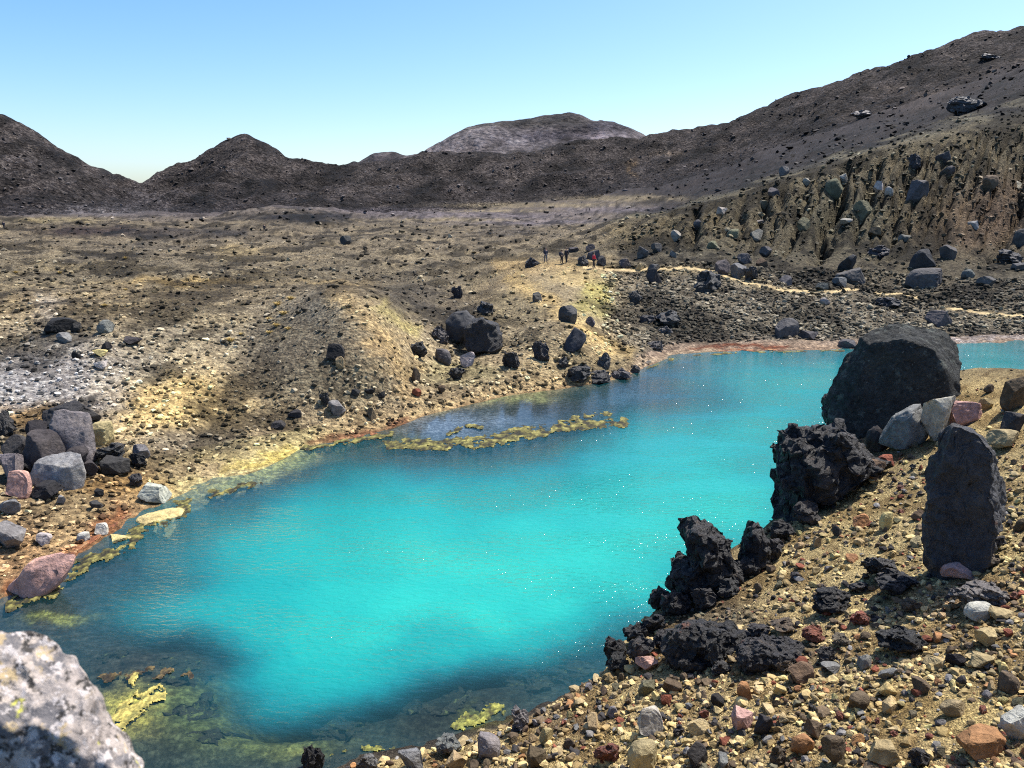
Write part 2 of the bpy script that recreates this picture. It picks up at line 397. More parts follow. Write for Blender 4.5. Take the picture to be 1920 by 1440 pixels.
depth = -np.log(1 - np.minimum(OPg, .98)) / KD
tt = (Tm[i3:i4 + 1] - 3.0)
edge = np.clip(np.minimum(tt / 0.03, (1 - tt) / 0.03), 0, 1)
edge_m = np.minimum((Yg[i3:i4+1] - Yg[i3]) , (Yg[i4] - Yg[i3:i4+1]))
Zg[i3:i4 + 1] = -depth * np.clip(edge_m / 0.5, 0, 1) - 0.01

# ---- relief: octaves of noise in world space, as coarse as the distance lets one see
rough = np.ones_like(Zg)
rough *= np.interp(Tm, [0, 1, 2, 2.6, 3, 4, 5, 5.3, 7, 8, 9, 10, 11, 12, 13, 16, 19], [.5, .6, .9, 1.5, .25, .14, .6, .85, 1.0, 1.7, 1.7, 1.4, 1.4, 3.2, 2.8, 2.6, .6])
# smooth flanks of the two ash mounds and of the sandy saddle
def blob(px, py, rx, ry):
    return np.exp(-(((PXg - px) / rx) ** 2 + ((PYg - py) / ry) ** 2))
land56 = (Tm > 4.2) & (Tm < 8.2)
rough *= 1 - 0.6 * np.clip(blob(620, 640, 150, 90) + blob(1010, 560, 90, 60), 0, 1) * land56
rough *= 1 + 0.7 * blob(1450, 590, 330, 50) * land56
rough *= 1 - 0.55 * np.clip((PXg - 1180) / 80, 0, 1) * ((Tm > 7.6) & (Tm < 9.6))
dz = np.zeros_like(Zg)
for k, lam in enumerate([0.22, 0.45, 0.9, 1.8, 3.6, 7.5, 15, 30, 60, 120, 240]):
    w = np.clip((0.11 * Dg - lam) / (0.05 * Dg) + 0.5, 0, 1) * np.clip((lam - 0.0035 * Dg) / (0.002 * Dg), 0, 1)
    if w.max() <= 0: continue
    rr = np.where(w.max(1) > 0)[0]; r0, r1 = rr[0], rr[-1] + 1
    nz = perlin2(Xg[r0:r1] / lam + 13.7 * k, Yg[r0:r1] / lam - 7.1 * k, 100 + k)
    if lam > 0.5:
        nz = nz * 0.7 + 0.5 * (0.30 - np.abs(perlin2(Xg[r0:r1] / lam * 1.3 + 3.3, Yg[r0:r1] / lam * 1.3, 300 + k)))
    dz[r0:r1] += w[r0:r1] * nz * 0.085 * lam ** 0.92
dz *= rough
sky_damp = np.interp(Tm, [12.3, 13.0, 13.3], [1, .62, 1]) * np.interp(Tm, [16.3, 17, 17.3], [1, .4, 1])
dz *= sky_damp
damp2 = np.interp(Tm, [1.7, 2.0, 2.15], [1, .5, 1])
Zg += dz * damp2

# runnels cut into the steep slope on the right
tf = np.clip(Tm - 8.0, 0, 1) * ((Tm > 8) & (Tm < 9))
env = np.where((Tm > 7.75) & (Tm < 9.0), np.sin(np.pi * np.clip((Tm - 7.75) / 1.25, 0, 1)) ** 0.7, 0)
q = PXg + (Tm - 8.5) * np.interp(PXg, [1200, 1500, 1900], [24, -50, -110]) + 15 * fbm2(PXg / 60, Tm * 3.5, 4, 40)
mask = np.interp(PXg, [1180, 1290, 1900, 2050], [0, 1, 1, .6])
gul = np.zeros_like(Zg)
GUL = [(1232, .5, 6), (1262, .9, 7), (1300, 1.0, 8), (1330, .5, 5), (1352, .9, 7), (1388, 1.2, 8), (1408, .5, 4), (1428, 1.9, 9), (1456, .9, 6), (1472, .6, 4), (1496, 1.7, 8), (1522, 1.1, 6), (1562, 2.6, 12), (1590, 1.2, 6), (1622, 2.2, 10),
       (1650, .9, 5), (1672, .7, 5), (1694, 1.2, 6), (1716, .8, 4), (1738, 1.0, 5), (1756, .7, 4), (1776, 1.0, 5), (1793, .8, 4), (1815, 1.0, 5), (1836, .7, 4), (1858, 1.0, 5), (1880, .9, 4), (1910, 2.2, 12), (1950, 1.0, 6), (1990, 1.2, 8), (2040, 1.2, 8)]
for gx_, ga_, gw_ in GUL:
    bot = 8.05 + .35 * ((gx_ * 7.13) % 1)
    e_ = np.clip((Tm - bot + .35) / .75, 0, 1) * np.clip((8.98 - Tm) / (.10 + .25 * ((gx_ * 3.7) % 1)), 0, 1)
    gul = np.maximum(gul, ga_ * np.exp(-(np.abs(q - gx_) / (gw_ * 1.35)) ** 1.25) * e_)
gul += .13 * np.clip(0.3 - np.abs(perlin2(q / 17, Tm * 1.5, 52)), 0, 1) * env
Zg -= mask * 2.0 * gul * (1 + .5 * fbm2(PXg / 30, Tm * 6, 3, 77))

# lava tongue on the plain and little step behind it
lt = np.clip(blob(560, 409, 110, 9) * 1.4, 0, 1) * ((Tm > 9.5) & (Tm < 11.2))
Zg += 3.0 * lt
# undercut rim of the second mound just above the water
P3 = np.stack([Xg, Yg, Zg], -1)
PXg, PYg = project(P3)

# ---- colours of the ground, with some light and shade painted in
def c3(*c): return np.array(c, float)
OCHRE, TAN, GREYB = c3(.44, .32, .14), c3(.36, .27, .145), c3(.23, .195, .13)
OLIVE, DARK, HILL = c3(.155, .13, .075), c3(.045, .04, .042), c3(.076, .065, .060)
base = np.zeros(Zg.shape + (3,))
knots_left = [(0, (.40, .31, .15)), (2.0, (.40, .31, .15)), (2.25, (.12, .10, .07)), (3, (.07, .06, .05)), (3.02, (.05, .052, .04)), (3.98, (.055, .05, .05)), (4.0, (.30, .20, .10)), (4.5, (.42, .31, .16)), (5.2, (.34, .27, .16)), (6.5, (.31, .255, .16)), (7.2, (.30, .24, .145)), (8, (.22, .185, .12)), (9, (.24, .20, .135)), (10, (.21, .175, .12)), (10.6, (.145, .125, .118)), (11.15, (.06, .052, .052)), (12, HILL), (13, HILL * 1.15), (14, HILL), (15, (.11, .098, .10)), (17, (.125, .112, .115)), (19, (.2, .18, .17))]
knots_right = [(0, (.42, .32, .15)), (1.9, (.40, .31, .15)), (2.15, (.05, .045, .045)), (3, (.045, .04, .04)), (3.02, (.05, .052, .04)), (3.98, (.055, .05, .05)), (4.0, (.34, .24, .16)), (4.85, (.34, .26, .19)), (5.05, (.19, .16, .115)), (5.5, (.20, .176, .125)), (6.8, (.20, .172, .12)), (7.4, (.15, .13, .092)), (8, (.145, .128, .085)), (8.9, (.18, .152, .093)), (9.04, (.21, .18, .11)), (9.14, (.10, .092, .07)), (9.5, (.052, .046, .043)), (10.8, (.042, .036, .036)), (12, HILL), (13, HILL * 1.15), (14, HILL), (15, (.11, .098, .10)), (17, (.125, .112, .115)), (19, (.2, .18, .17))]
def kcol(kn):
    ts = [k for k, _ in kn]
    return np.stack([np.interp(Tm, ts, [np.asarray(c)[i] for _, c in kn]) for i in range(3)], -1)
wr = np.clip((PXg - 1120) / 110, 0, 1); wr = (wr * wr * (3 - 2 * wr))[..., None]
base = kcol(knots_left) * (1 - wr) + kcol(knots_right) * wr
WX = PXg + 22 * fbm2(PXg / 50, PYg / 22, 4, 7); WY = PYg + np.clip((PYg - 370) / 14, 1.2, 9) * fbm2(PXg / 50, PYg / 22, 4, 17)

def paint(px, py, rx, ry, colr, k=1.0, t0=4.0, t1=14.0, hard=1.0):
    global base
    e = np.exp(-(((WX - px) / rx) ** 2 + ((WY - py) / ry) ** 2)) * 1.6
    m = np.clip(e, 0, 1) ** hard * k * ((Tm >= t0) & (Tm <= t1))
    base = base * (1 - m[..., None]) + np.asarray(colr) * m[..., None]

def stroke(pts, w, colr, k=1.0, t0=4.0, t1=14.0):
    global base
    best = np.full(PXg.shape, 1e9)
    sel = np.where((Tm[:, 0] >= t0) & (Tm[:, 0] <= t1))[0]; r0, r1 = sel[0], sel[-1] + 1
    X_, Y_ = WX[r0:r1], WY[r0:r1]; b = best[r0:r1]
    for (x0, y0), (x1, y1) in zip(pts[:-1], pts[1:]):
        dx, dy = x1 - x0, y1 - y0
        t = np.clip(((X_ - x0) * dx + (Y_ - y0) * dy) / (dx * dx + dy * dy), 0, 1)
        b[:] = np.minimum(b, np.hypot(X_ - x0 - t * dx, Y_ - y0 - t * dy))
    m = np.exp(-(best / w) ** 2) * k
    base = base * (1 - m[..., None]) + np.asarray(colr) * m[..., None]
    return best

# far plain, hills
paint(170, 433, 90, 9, (.05, .034, .03), .95, 7.5, 11); paint(310, 437, 90, 9, (.07, .06, .055), .8, 7.5, 11)
paint(430, 436, 40, 7, (.05, .045, .045), .8, 7.5, 11); paint(580, 408, 110, 9, (.028, .026, .028), 1.0, 9.4, 11.4)
paint(300, 462, 60, 10, (.10, .09, .075), .6, 7.5, 10); paint(200, 480, 90, 14, (.12, .105, .08), .6, 7.5, 10)
paint(440, 470, 60, 8, (.36, .28, .14), .6, 7.5, 10); paint(100, 412, 90, 5, (.30, .25, .13), .6, 9, 11)
paint(190, 392, 80, 9, (.21, .195, .20), .8, 10.5, 12.5); paint(250, 370, 60, 14, (.12, .11, .115), .6, 11, 13)
paint(350, 528, 100, 7, OCHRE, .9, 7, 9); paint(640, 530, 70, 5, OCHRE, .7, 7, 9); paint(120, 500, 60, 8, (.34, .27, .14), .5, 7, 9)
paint(700, 540, 110, 22, (.12, .105, .08), .55, 6.8, 9); paint(800, 560, 60, 25, (.09, .08, .065), .7, 6.6, 9)
for x, y, rx, ry in ((760, 395, 120, 4), (900, 405, 160, 4), (1010, 416, 120, 5), (1150, 392, 110, 5)):
    paint(x, y, rx, ry, (.165, .145, .155), 1.0, 9.4, 12)
for x, y, rx, ry in ((1000, 385, 150, 4), (1180, 372, 110, 5), (820, 412, 120, 3), (930, 395, 90, 2)):
    paint(x, y, rx, ry, (.27, .225, .145), .95, 9.4, 12)
paint(960, 437, 60, 6, (.09, .08, .075), .6, 9, 11.5)
paint(1185, 315, 8, 14, (.20, .14, .08), .8, 11, 13.2); paint(1250, 287, 40, 5, (.14, .11, .08), .6, 11, 13.2)
paint(90, 310, 150, 45, (.105, .092, .086), .75, 11, 13.5); paint(1750, 190, 150, 22, (.085, .07, .062), .5, 10.5, 13)
for x, y in ((1750, 170), (1830, 140), (1600, 215), (1900, 110)):
    paint(x, y, 90, 10, (.10, .078, .06), .5, 11, 13)
# rubble behind the ridge, pale gold streaks
for x, y in ((1900, 190), (1800, 222), (1700, 258), (1580, 290), (1450, 335), (1300, 372), (1180, 410)):
    paint(x, y, 60, 9, (.26, .235, .15), .6, 9.04, 9.7)
# mountain
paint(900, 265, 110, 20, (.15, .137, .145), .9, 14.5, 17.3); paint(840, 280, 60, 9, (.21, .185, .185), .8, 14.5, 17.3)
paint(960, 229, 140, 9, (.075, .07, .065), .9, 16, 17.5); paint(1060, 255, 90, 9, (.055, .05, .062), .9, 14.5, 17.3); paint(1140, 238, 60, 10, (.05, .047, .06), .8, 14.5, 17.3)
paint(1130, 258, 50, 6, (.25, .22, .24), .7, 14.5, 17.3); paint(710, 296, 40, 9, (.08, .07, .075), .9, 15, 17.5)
# left slope
paint(90, 705, 150, 48, (.33, .32, .31), .85, 4.8, 7.4); paint(190, 745, 70, 30, (.31, .30, .29), .8, 4.8, 7.4); paint(20, 740, 60, 40, (.33, .32, .31), .8, 4.8, 7.4)
paint(90, 580, 25, 18, (.42, .41, .40), .7, 6, 7.6); paint(120, 640, 60, 16, (.30, .295, .28), .5, 5, 7.4)
paint(330, 755, 110, 50, (.47, .35, .15), .8, 4.8, 7.4); paint(250, 690, 60, 30, (.30, .27, .2), .5, 4.8, 7.4)
paint(240, 905, 100, 22, (.42, .26, .10), .85, 4.1, 6); paint(60, 785, 60, 18, (.46, .30, .13), .8, 4.4, 6.4); paint(30, 1040, 60, 60, (.40, .24, .12), .6, 4.1, 5.4)
paint(360, 830, 110, 20, (.26, .225, .16), .7, 4.4, 6); paint(400, 630, 120, 40, (.26, .23, .165), .6, 5, 7.2)
paint(60, 580, 200, 14, (.40, .31, .17), .6, 6.2, 7.6); paint(420, 600, 90, 14, (.34, .27, .15), .6, 6.2, 7.6)
# first mound: grey left flank painted darker as shade, ochre right side as sunlit
paint(560, 645, 105, 80, (.165, .142, .10), .95, 4.8, 7.3); paint(620, 715, 90, 40, (.17, .145, .095), .85, 4.8, 7.2); paint(590, 575, 40, 20, (.26, .235, .18), .7, 6, 7.4)
stroke([(640, 556), (690, 595), (730, 640), (770, 690)], 22, (.42, .315, .16), .85, 4.8, 7.4)
stroke([(700, 640), (740, 690), (770, 740)], 20, (.37, .265, .13), .8, 4.8, 7.3)
stroke([(720, 575), (770, 620)], 14, (.40, .34, .13), .7, 4.8, 7.4)
stroke([(760, 570), (830, 600), (880, 590)], 22, (.10, .09, .07), .6, 5.0, 7.6)
paint(860, 700, 70, 20, (.24, .22, .11), .6, 4.6, 6.5)
# second mound with the sandy saddle
paint(985, 570, 55, 40, (.20, .165, .095), .85, 5, 7.2); paint(1030, 640, 60, 30, (.19, .16, .10), .6, 5, 6.6)
stroke([(930, 500), (1000, 500), (1080, 498), (1130, 500)], 12, (.50, .37, .18), .9, 6.4, 8.4)
stroke([(950, 520), (1000, 545), (1040, 575), (1075, 600), (1120, 640), (1180, 672)], 15, (.46, .34, .15), .9, 4.6, 7.4)
paint(1090, 520, 50, 16, (.44, .34, .16), .8, 6, 7.4); paint(1115, 560, 28, 28, (.38, .34, .11), .75, 5, 7.3)
paint(1110, 685, 70, 20, (.215, .175, .10), .9, 4.4, 6)
# right slope
paint(1820, 420, 90, 45, (.22, .15, .095), .7, 7.2, 9); paint(1880, 380, 60, 50, (.20, .135, .09), .6, 7.5, 9); paint(1720, 400, 60, 40, (.20, .155, .085), .5, 7.4, 9)
paint(1590, 400, 80, 40, (.155, .145, .095), .6, 7.4, 9); paint(1300, 425, 90, 20, (.23, .185, .10), .5, 7.6, 9)
paint(1180, 440, 60, 22, (.24, .19, .105), .6, 7.2, 9); paint(1650, 510, 150, 20, (.15, .125, .08), .5, 6.8, 8)
PATH_PX = [(1095, 502), (1150, 506), (1230, 506), (1290, 503), (1330, 507), (1370, 522), (1430, 537), (1480, 544), (1530, 547), (1580, 545), (1605, 541)]
PATH_PX2 = [(1640, 549), (1690, 553), (1722, 560)]
PATH_PX3 = [(1775, 577), (1830, 586), (1880, 590), (1990, 592)]
for pp_ in (PATH_PX, PATH_PX2, PATH_PX3): stroke(pp_, 6.5, (.30, .24, .13), .6, 6.4, 8.6)
# shores
stroke([(350, 912), (400, 895), (460, 875), (520, 853), (565, 838)], 50, (.56, .47, .22), 1.0, 3.94, 5.05); stroke([(420, 880), (500, 862), (550, 845)], 9, (.62, .50, .14), .9, 3.94, 4.95); paint(360, 880, 60, 14, (.44, .34, .19), .8, 4.0, 5)
stroke([(20, 1110), (90, 1080), (170, 1010), (230, 960)], 20, (.26, .10, .04), .85, 3.9, 4.7)
stroke([(580, 828), (680, 815), (760, 790)], 9, (.17, .07, .035), .8, 3.9, 4.6); stroke([(770, 780), (840, 760), (950, 728), (1050, 718)], 9, (.42, .32, .17), .8, 3.9, 4.9)
stroke([(1290, 654), (1360, 651), (1440, 650), (1480, 650)], 4.5, (.21, .065, .03), .95, 3.9, 4.8); stroke([(1180, 690), (1230, 672), (1280, 662), (1340, 657)], 5, (.46, .36, .24), .7, 3.9, 4.8)
stroke([(1780, 640), (1850, 634), (1960, 630)], 4, (.52, .46, .43), .8, 3.9, 4.9)
# lake bed: weed, sinter, side pool floor painted pale blue for the sky it mirrors
paint(255, 1330, 42, 30, (.78, .60, .12), 1.0, 2.5, 4, .7); paint(250, 1272, 14, 12, (.6, .48, .15), .9, 2.5, 4)
paint(380, 1320, 110, 60, (.13, .155, .055), .85, 2.5, 4); paint(520, 1390, 110, 25, (.15, .16, .05), .85, 2.5, 4); paint(300, 1250, 120, 24, (.05, .042, .035), .9, 2.5, 4)
paint(560, 1410, 30, 8, (.36, .35, .10), .8, 2.5, 4); paint(780, 1320, 150, 50, (.028, .03, .022), .9, 2.5, 4); paint(1030, 1255, 110, 30, (.028, .028, .024), .9, 2.5, 4); paint(900, 1345, 30, 16, (.24, .24, .05), .9, 2, 4)
paint(860, 800, 110, 26, (.20, .21, .26), .9, 3, 4); paint(980, 748, 60, 10, (.42, .38, .16), .9, 3, 4); paint(1040, 762, 60, 12, (.06, .055, .075), .8, 3, 4)
stroke([(420, 905), (520, 880), (580, 862)], 14, (.42, .40, .15), .8, 3, 4); stroke([(1225, 688), (1270, 674), (1330, 667)], 6, (.36, .34, .12), .8, 3, 4)
stroke([(600, 842), (720, 830), (800, 832)], 10, (.19, .17, .05), .7, 3, 4); paint(110, 1160, 60, 6, (.4, .38, .1), .8, 3, 4)
paint(250, 1060, 120, 50, (.05, .042, .052), .7, 3, 4); paint(1200, 740, 120, 30, (.05, .044, .06), .7, 3, 4)
# right bank patches
paint(1860, 760, 60, 40, (.48, .37, .17), .9, 0, 2.2); paint(1700, 1000, 260, 130, (.43, .35, .17), .6, 0, 2.1); paint(1750, 1340, 140, 40, (.50, .39, .17), .8, 0, 2.1)
paint(1200, 1400, 90, 30, (.50, .39, .17), .7, 0, 2.2); paint(1330, 1160, 90, 50, (.10, .085, .065), .75, 0, 2.2); paint(1430, 1230, 120, 20, (.10, .08, .06), .6, 0, 2.1)
paint(1620, 860, 70, 40, (.09, .08, .06), .6, 0, 2.2); paint(1820, 1120, 80, 30, (.26, .15, .095), .6, 0, 2.1); paint(1040, 1350, 90, 20, (.24, .17, .10), .6, 0, 2.4)
mid = np.interp(Tm, [4.4, 5.2, 10.5, 11.2], [0, 1, 1, 0])
sm = np.clip(1 - (blob(620, 640, 150, 80) + blob(1010, 550, 80, 50)) * 1.2, 0, 1)
pt = fbm2(Xg / 9.0, Yg / 14.0, 5, 61, .6); pt = np.clip((pt - .10) / .3, 0, 1); pt = np.maximum(pt, .9 * np.clip((fbm2(Xg / 3.5 + 9, Yg / 6.0, 4, 65, .65) - .22) / .25, 0, 1)) * mid * sm
base *= (1 - .72 * pt)[..., None]
base *= (1 - .24 * np.interp(Tm, [6.8, 7.3, 10, 10.8], [0, 1, 1, 0]))[..., None]
bk = np.clip((fbm2(Xg / .9, Yg / 1.3, 5, 67, .62) + .05) / .4, 0, 1) * (Tm < 2.15) * .55
base = base * (1 - bk[..., None] * np.array([.8, .88, .95]))
br = np.clip((fbm2(Xg / 7.0 + 40, Yg / 11.0, 5, 63, .6) - .1) / .4, 0, 1) * mid * sm * np.clip(1 - wr[..., 0], 0, 1)
base = base * (1 + .42 * br[..., None] * np.array([1.05, 1.0, .8]))
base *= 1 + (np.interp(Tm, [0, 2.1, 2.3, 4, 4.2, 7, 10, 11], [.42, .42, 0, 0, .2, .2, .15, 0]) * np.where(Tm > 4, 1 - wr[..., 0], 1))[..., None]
far = np.interp(Tm, [10.6, 11.4, 19], [0, 1, 1])
st = fbm2(PXg / 70 + PYg / 50, PYg / 60 - PXg / 200, 5, 93, .62)
base *= (1 + far * .75 * np.clip(st, -.8, .9))[..., None]
lv = np.clip((fbm2(Xg / 38, Yg / 60, 5, 95, .65) - .05) / .25, 0, 1) * np.interp(Tm, [10.8, 11.5, 13.6, 14], [0, 1, 1, 0])
base *= (1 - .5 * lv)[..., None]
base *= (1 + 0.22 * fbm2(PXg / 9, PYg / 5, 3, 91))[..., None]
base = np.clip(base, 0.015, 0.85)

# ---- cut the sheet into its named pieces
def path_mask():
    out = np.zeros(PXg.shape, bool)
    for pts, w in ((PATH_PX, 2.6), (PATH_PX2, 1.6), (PATH_PX3, 2.2)):
        for (x0, y0), (x1, y1) in zip(pts[:-1], pts[1:]):
            dx, dy = x1 - x0, y1 - y0
            qx = PXg + 3 * perlin2(PXg / 20, PYg / 20, 5); qy = PYg + 3.2 * perlin2(PXg / 22, PYg * 0 + 1.7, 6) + 1.6 * perlin2(PXg / 7, PYg / 9, 8)
            t = np.clip(((qx - x0) * dx + (qy - y0) * dy) / (dx * dx + dy * dy), 0, 1)
            out |= np.hypot(qx - x0 - t * dx, qy - y0 - t * dy) < w
    return out & (Tm > 6.5) & (Tm < 8.6)
PM = path_mask()
pc = np.array([.44, .345, .185])
base[PM] = pc * (1 + .3 * fbm2(PXg[PM] / 12, PYg[PM] / 6, 3, 97))[:, None]
idx = np.arange(NR * NCOL).reshape(NR, NCOL)
Vall = np.stack([Xg, Yg, Zg], -1).reshape(-1, 3)
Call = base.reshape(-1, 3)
def sheet(name, mat, r0, r1, fmask=None):
    r = idx[r0:r1 + 1]
    q = np.stack([r[:-1, :-1], r[:-1, 1:], r[1:, 1:], r[1:, :-1]], -1)
    if fmask is not None: q = q[fmask[r0:r1, :-1]]
    q = q.reshape(-1, 4)
    used, inv = np.unique(q, return_inverse=True)
    me = mesh_from(name, Vall[used], inv.reshape(-1, 4), Call[used], smooth=True)
    o = link(name, me, mat); o['kind'] = 'structure'
    return o
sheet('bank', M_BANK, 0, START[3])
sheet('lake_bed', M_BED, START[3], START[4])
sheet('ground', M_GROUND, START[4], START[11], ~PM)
p_o = sheet('path', M_PATH, START[4], START[11], PM)
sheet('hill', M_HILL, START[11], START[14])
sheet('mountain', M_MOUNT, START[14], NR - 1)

# ---- finding the ground under a pixel
Sg = (H - Zg) / Dg
Smin = np.minimum.accumulate(Sg, axis=0)
NegS = -Smin
def hit(px, py, rmin=0):
    a, s = slopes(px, py)
    j = np.interp(a, A, np.arange(NCOL)); j0 = int(min(max(round(float(j)), 0), NCOL - 1))
    col = NegS[:, j0]
    i = int(np.searchsorted(col, -s))
    if i <= 0 or i >= NR: return None
    s0, s1 = -col[i - 1], -col[i]
    t = 0.0 if s0 == s1 else (s0 - s) / (s0 - s1)
    d = Dg[i - 1, j0] + t * (Dg[i, j0] - Dg[i - 1, j0])
    z = Zg[i - 1, j0] + t * (Zg[i, j0] - Zg[i - 1, j0])
    return np.array([a * d, d, z]), Tg[i - 1] + t * (Tg[min(i, NR - 1)] - Tg[i - 1]), i, j0

# ------------------------------------------------------------------ water
def water_material():
    m, nt, out = new_mat('milky_turquoise_water')
    L = nt.links.new
    at = N(nt, 'ShaderNodeAttribute', attribute_name='opacity')
    geo = N(nt, 'ShaderNodeNewGeometry')
    n0 = N(nt, 'ShaderNodeTexNoise', Scale=0.45, Detail=6.0, Roughness=0.65); L(geo.outputs['Position'], n0.inputs['Vector'])
    # cloudy mixing of sediment makes the opacity uneven
    ma = N(nt, 'ShaderNodeMath', operation='MULTIPLY_ADD'); ma.inputs[1].default_value = 0.05; ma.inputs[2].default_value = -0.025
    L(n0.outputs['Fac'], ma.inputs[0])
    ad = N(nt, 'ShaderNodeMath', operation='ADD', use_clamp=True); L(at.outputs['Fac'], ad.inputs[0]); L(ma.outputs[0], ad.inputs[1])
    cr = ramp(nt, [(0.0, (.03, .10, .10)), (0.4, (.012, .105, .13)), (0.75, (.008, .175, .195)), (0.93, (.008, .235, .225)), (1.0, (.016, .312, .262))])
    L(ad.outputs[0], cr.inputs[0])
    dif = N(nt, 'ShaderNodeBsdfDiffuse'); L(cr.outputs[0], dif.inputs['Color'])
    tr = N(nt, 'ShaderNodeBsdfTransparent'); tr.inputs['Color'].default_value = (.86, .96, .97, 1)
    mx = N(nt, 'ShaderNodeMixShader'); L(ad.outputs[0], mx.inputs[0]); L(tr.outputs[0], mx.inputs[1]); L(dif.outputs[0], mx.inputs[2])
    gl = N(nt, 'ShaderNodeBsdfGlossy', Roughness=0.06)
    fr = N(nt, 'ShaderNodeFresnel', IOR=1.33)
    mp = N(nt, 'ShaderNodeMapping'); mp.inputs['Rotation'].default_value = (0, 0, .5); mp.inputs['Scale'].default_value = (1.0, 2.2, 1.0)
    L(geo.outputs['Position'], mp.inputs[0])
    w1 = N(nt, 'ShaderNodeTexNoise', Scale=3.0, Detail=4.0, Roughness=0.6, Distortion=0.4); L(mp.outputs[0], w1.inputs['Vector'])
    bp = N(nt, 'ShaderNodeBump', Strength=0.55, Distance=0.07); L(w1.outputs['Fac'], bp.inputs['Height'])
    # the shallows lie calm behind the weed, the open water is ruffled
    cs = ramp(nt, [(0.08, (.06,) * 3), (0.5, (.85,) * 3)]); L(at.outputs['Fac'], cs.inputs[0])
    wp = N(nt, 'ShaderNodeTexNoise', Scale=0.16, Detail=3.0); L(mp.outputs[0], wp.inputs['Vector'])
    wr_ = ramp(nt, [(.38, (.45,) * 3), (.62, (1.3,) * 3)]); L(wp.outputs['Fac'], wr_.inputs[0])
    L(mul(nt, cs.outputs[0], wr_.outputs[0]), bp.inputs['Strength'])
    for n in (gl, fr): L(bp.outputs[0], n.inputs['Normal'])
    bp2 = N(nt, 'ShaderNodeBump', Strength=0.6, Distance=0.09); L(w1.outputs['Fac'], bp2.inputs['Height']); L(bp2.outputs[0], dif.inputs['Normal'])
    m2 = N(nt, 'ShaderNodeMixShader'); L(fr.outputs[0], m2.inputs[0]); L(mx.outputs[0], m2.inputs[1]); L(gl.outputs[0], m2.inputs[2])
    L(m2.outputs[0], out.inputs[0])
    return m
M_WATER = water_material()
nW = 150
tW = np.linspace(0, 1, nW)[:, None]
cj = np.arange(0, NCOL, 3)
d0 = DK[3][cj] * 0.90; d1 = DK[4][cj] * 1.06
Dw = d0 * (d1 / d0) ** tW
Xw = A[cj][None, :] * Dw
Zw = np.zeros_like(Dw)
ow = opacity_at(*project(np.stack([Xw, Dw, Zw], -1)))
wi = np.arange(Dw.size).reshape(Dw.shape)
wq = np.stack([wi[:-1, :-1], wi[:-1, 1:], wi[1:, 1:], wi[1:, :-1]], -1).reshape(-1, 4)
water = link('lake_water', mesh_from('lake_water', np.stack([Xw, Dw, Zw], -1).reshape(-1, 3), wq, None, True, {'opacity': ow.ravel()}), M_WATER)
water['kind'] = 'structure'

# ------------------------------------------------------------------ rock shapes
def icosphere(sub):
    t = (1 + 5 ** .5) / 2
    v = np.array([(-1, t, 0), (1, t, 0), (-1, -t, 0), (1, -t, 0), (0, -1, t), (0, 1, t), (0, -1, -t), (0, 1, -t), (t, 0, -1), (t, 0, 1), (-t, 0, -1), (-t, 0, 1)], float)
    f = np.array([(0, 11, 5), (0, 5, 1), (0, 1, 7), (0, 7, 10), (0, 10, 11), (1, 5, 9), (5, 11, 4), (11, 10, 2), (10, 7, 6), (7, 1, 8), (3, 9, 4), (3, 4, 2), (3, 2, 6), (3, 6, 8), (3, 8, 9), (4, 9, 5), (2, 4, 11), (6, 2, 10), (8, 6, 7), (9, 8, 1)])
    v /= np.linalg.norm(v, axis=1)[:, None]
    for _ in range(sub):
        e = np.concatenate([f[:, [0, 1]], f[:, [1, 2]], f[:, [2, 0]]]); e.sort(axis=1)
        ue, inv = np.unique(e, axis=0, return_inverse=True); inv = inv.ravel()
        m = v[ue].mean(1); m /= np.linalg.norm(m, axis=1)[:, None]
        n = len(v); k = len(f)
        a, b, c = inv[:k] + n, inv[k:2 * k] + n, inv[2 * k:] + n
        v = np.concatenate([v, m])
        f = np.concatenate([np.stack([f[:, 0], a, c], 1), np.stack([f[:, 1], b, a], 1), np.stack([f[:, 2], c, b], 1), np.stack([a, b, c], 1)])
    return v, f
ICO = {s: icosphere(s) for s in range(6)}

def facet(p, n, r, lo=0.55, hi=0.9, keep=0.06):
    """slice the shape with n random planes, as broken stone has flat faces"""
    for _ in range(n):
        d = r.normal(size=3); d /= np.linalg.norm(d)
        h = p @ d
        o = h.max() * r.uniform(lo, hi)
        ov = np.clip(h - o, 0, None)
        p = p - d * (ov * (1 - keep))[:, None]
    return p

def unit_rock(sub, seed, style):
    r = np.random.default_rng(seed)
    v, f = ICO[sub]
    p = v.copy()
    if style == 'lava':
        p = facet(p, 6, r, .5, .85)
        for fr, am in ((1.1, .42), (2.6, .24), (5.5, .13), (11, .07)):
            sh = r.uniform(0, 50, 3)
            vec = np.stack([perlin3(p * fr + sh + 31 * k, seed + k) for k in range(3)], 1)
            p = p + am * vec
    else:
        p = np.sign(v) * np.abs(v) ** .72 * r.uniform(.75, 1.2, 3)
        p = facet(p, 9, r, .38, .74, .0) if style == 'angular' else facet(p, 12, r, .5, .8, .01)
        for fr, am in ((1.6, .04), (4.0, .03), (9., .022)):
            p = p + v * (am * perlin3(v * fr + r.uniform(0, 50, 3), seed))[:, None]
    p = p - (p.max(0) + p.min(0)) / 2
    p /= (p.max(0) - p.min(0)) / 2
    return p, f

_variants = {}
def rock_mesh(style, sub, k):
    key = (style, sub, k)
    if key not in _variants:
        p, f = unit_rock(sub, 1000 + 17 * k + sub, style)
        _variants[key] = mesh_from(f'{style}_rock_shape', p, f, None, smooth=(style == 'lava' and sub > 3) or sub >= 4)
    return _variants[key]

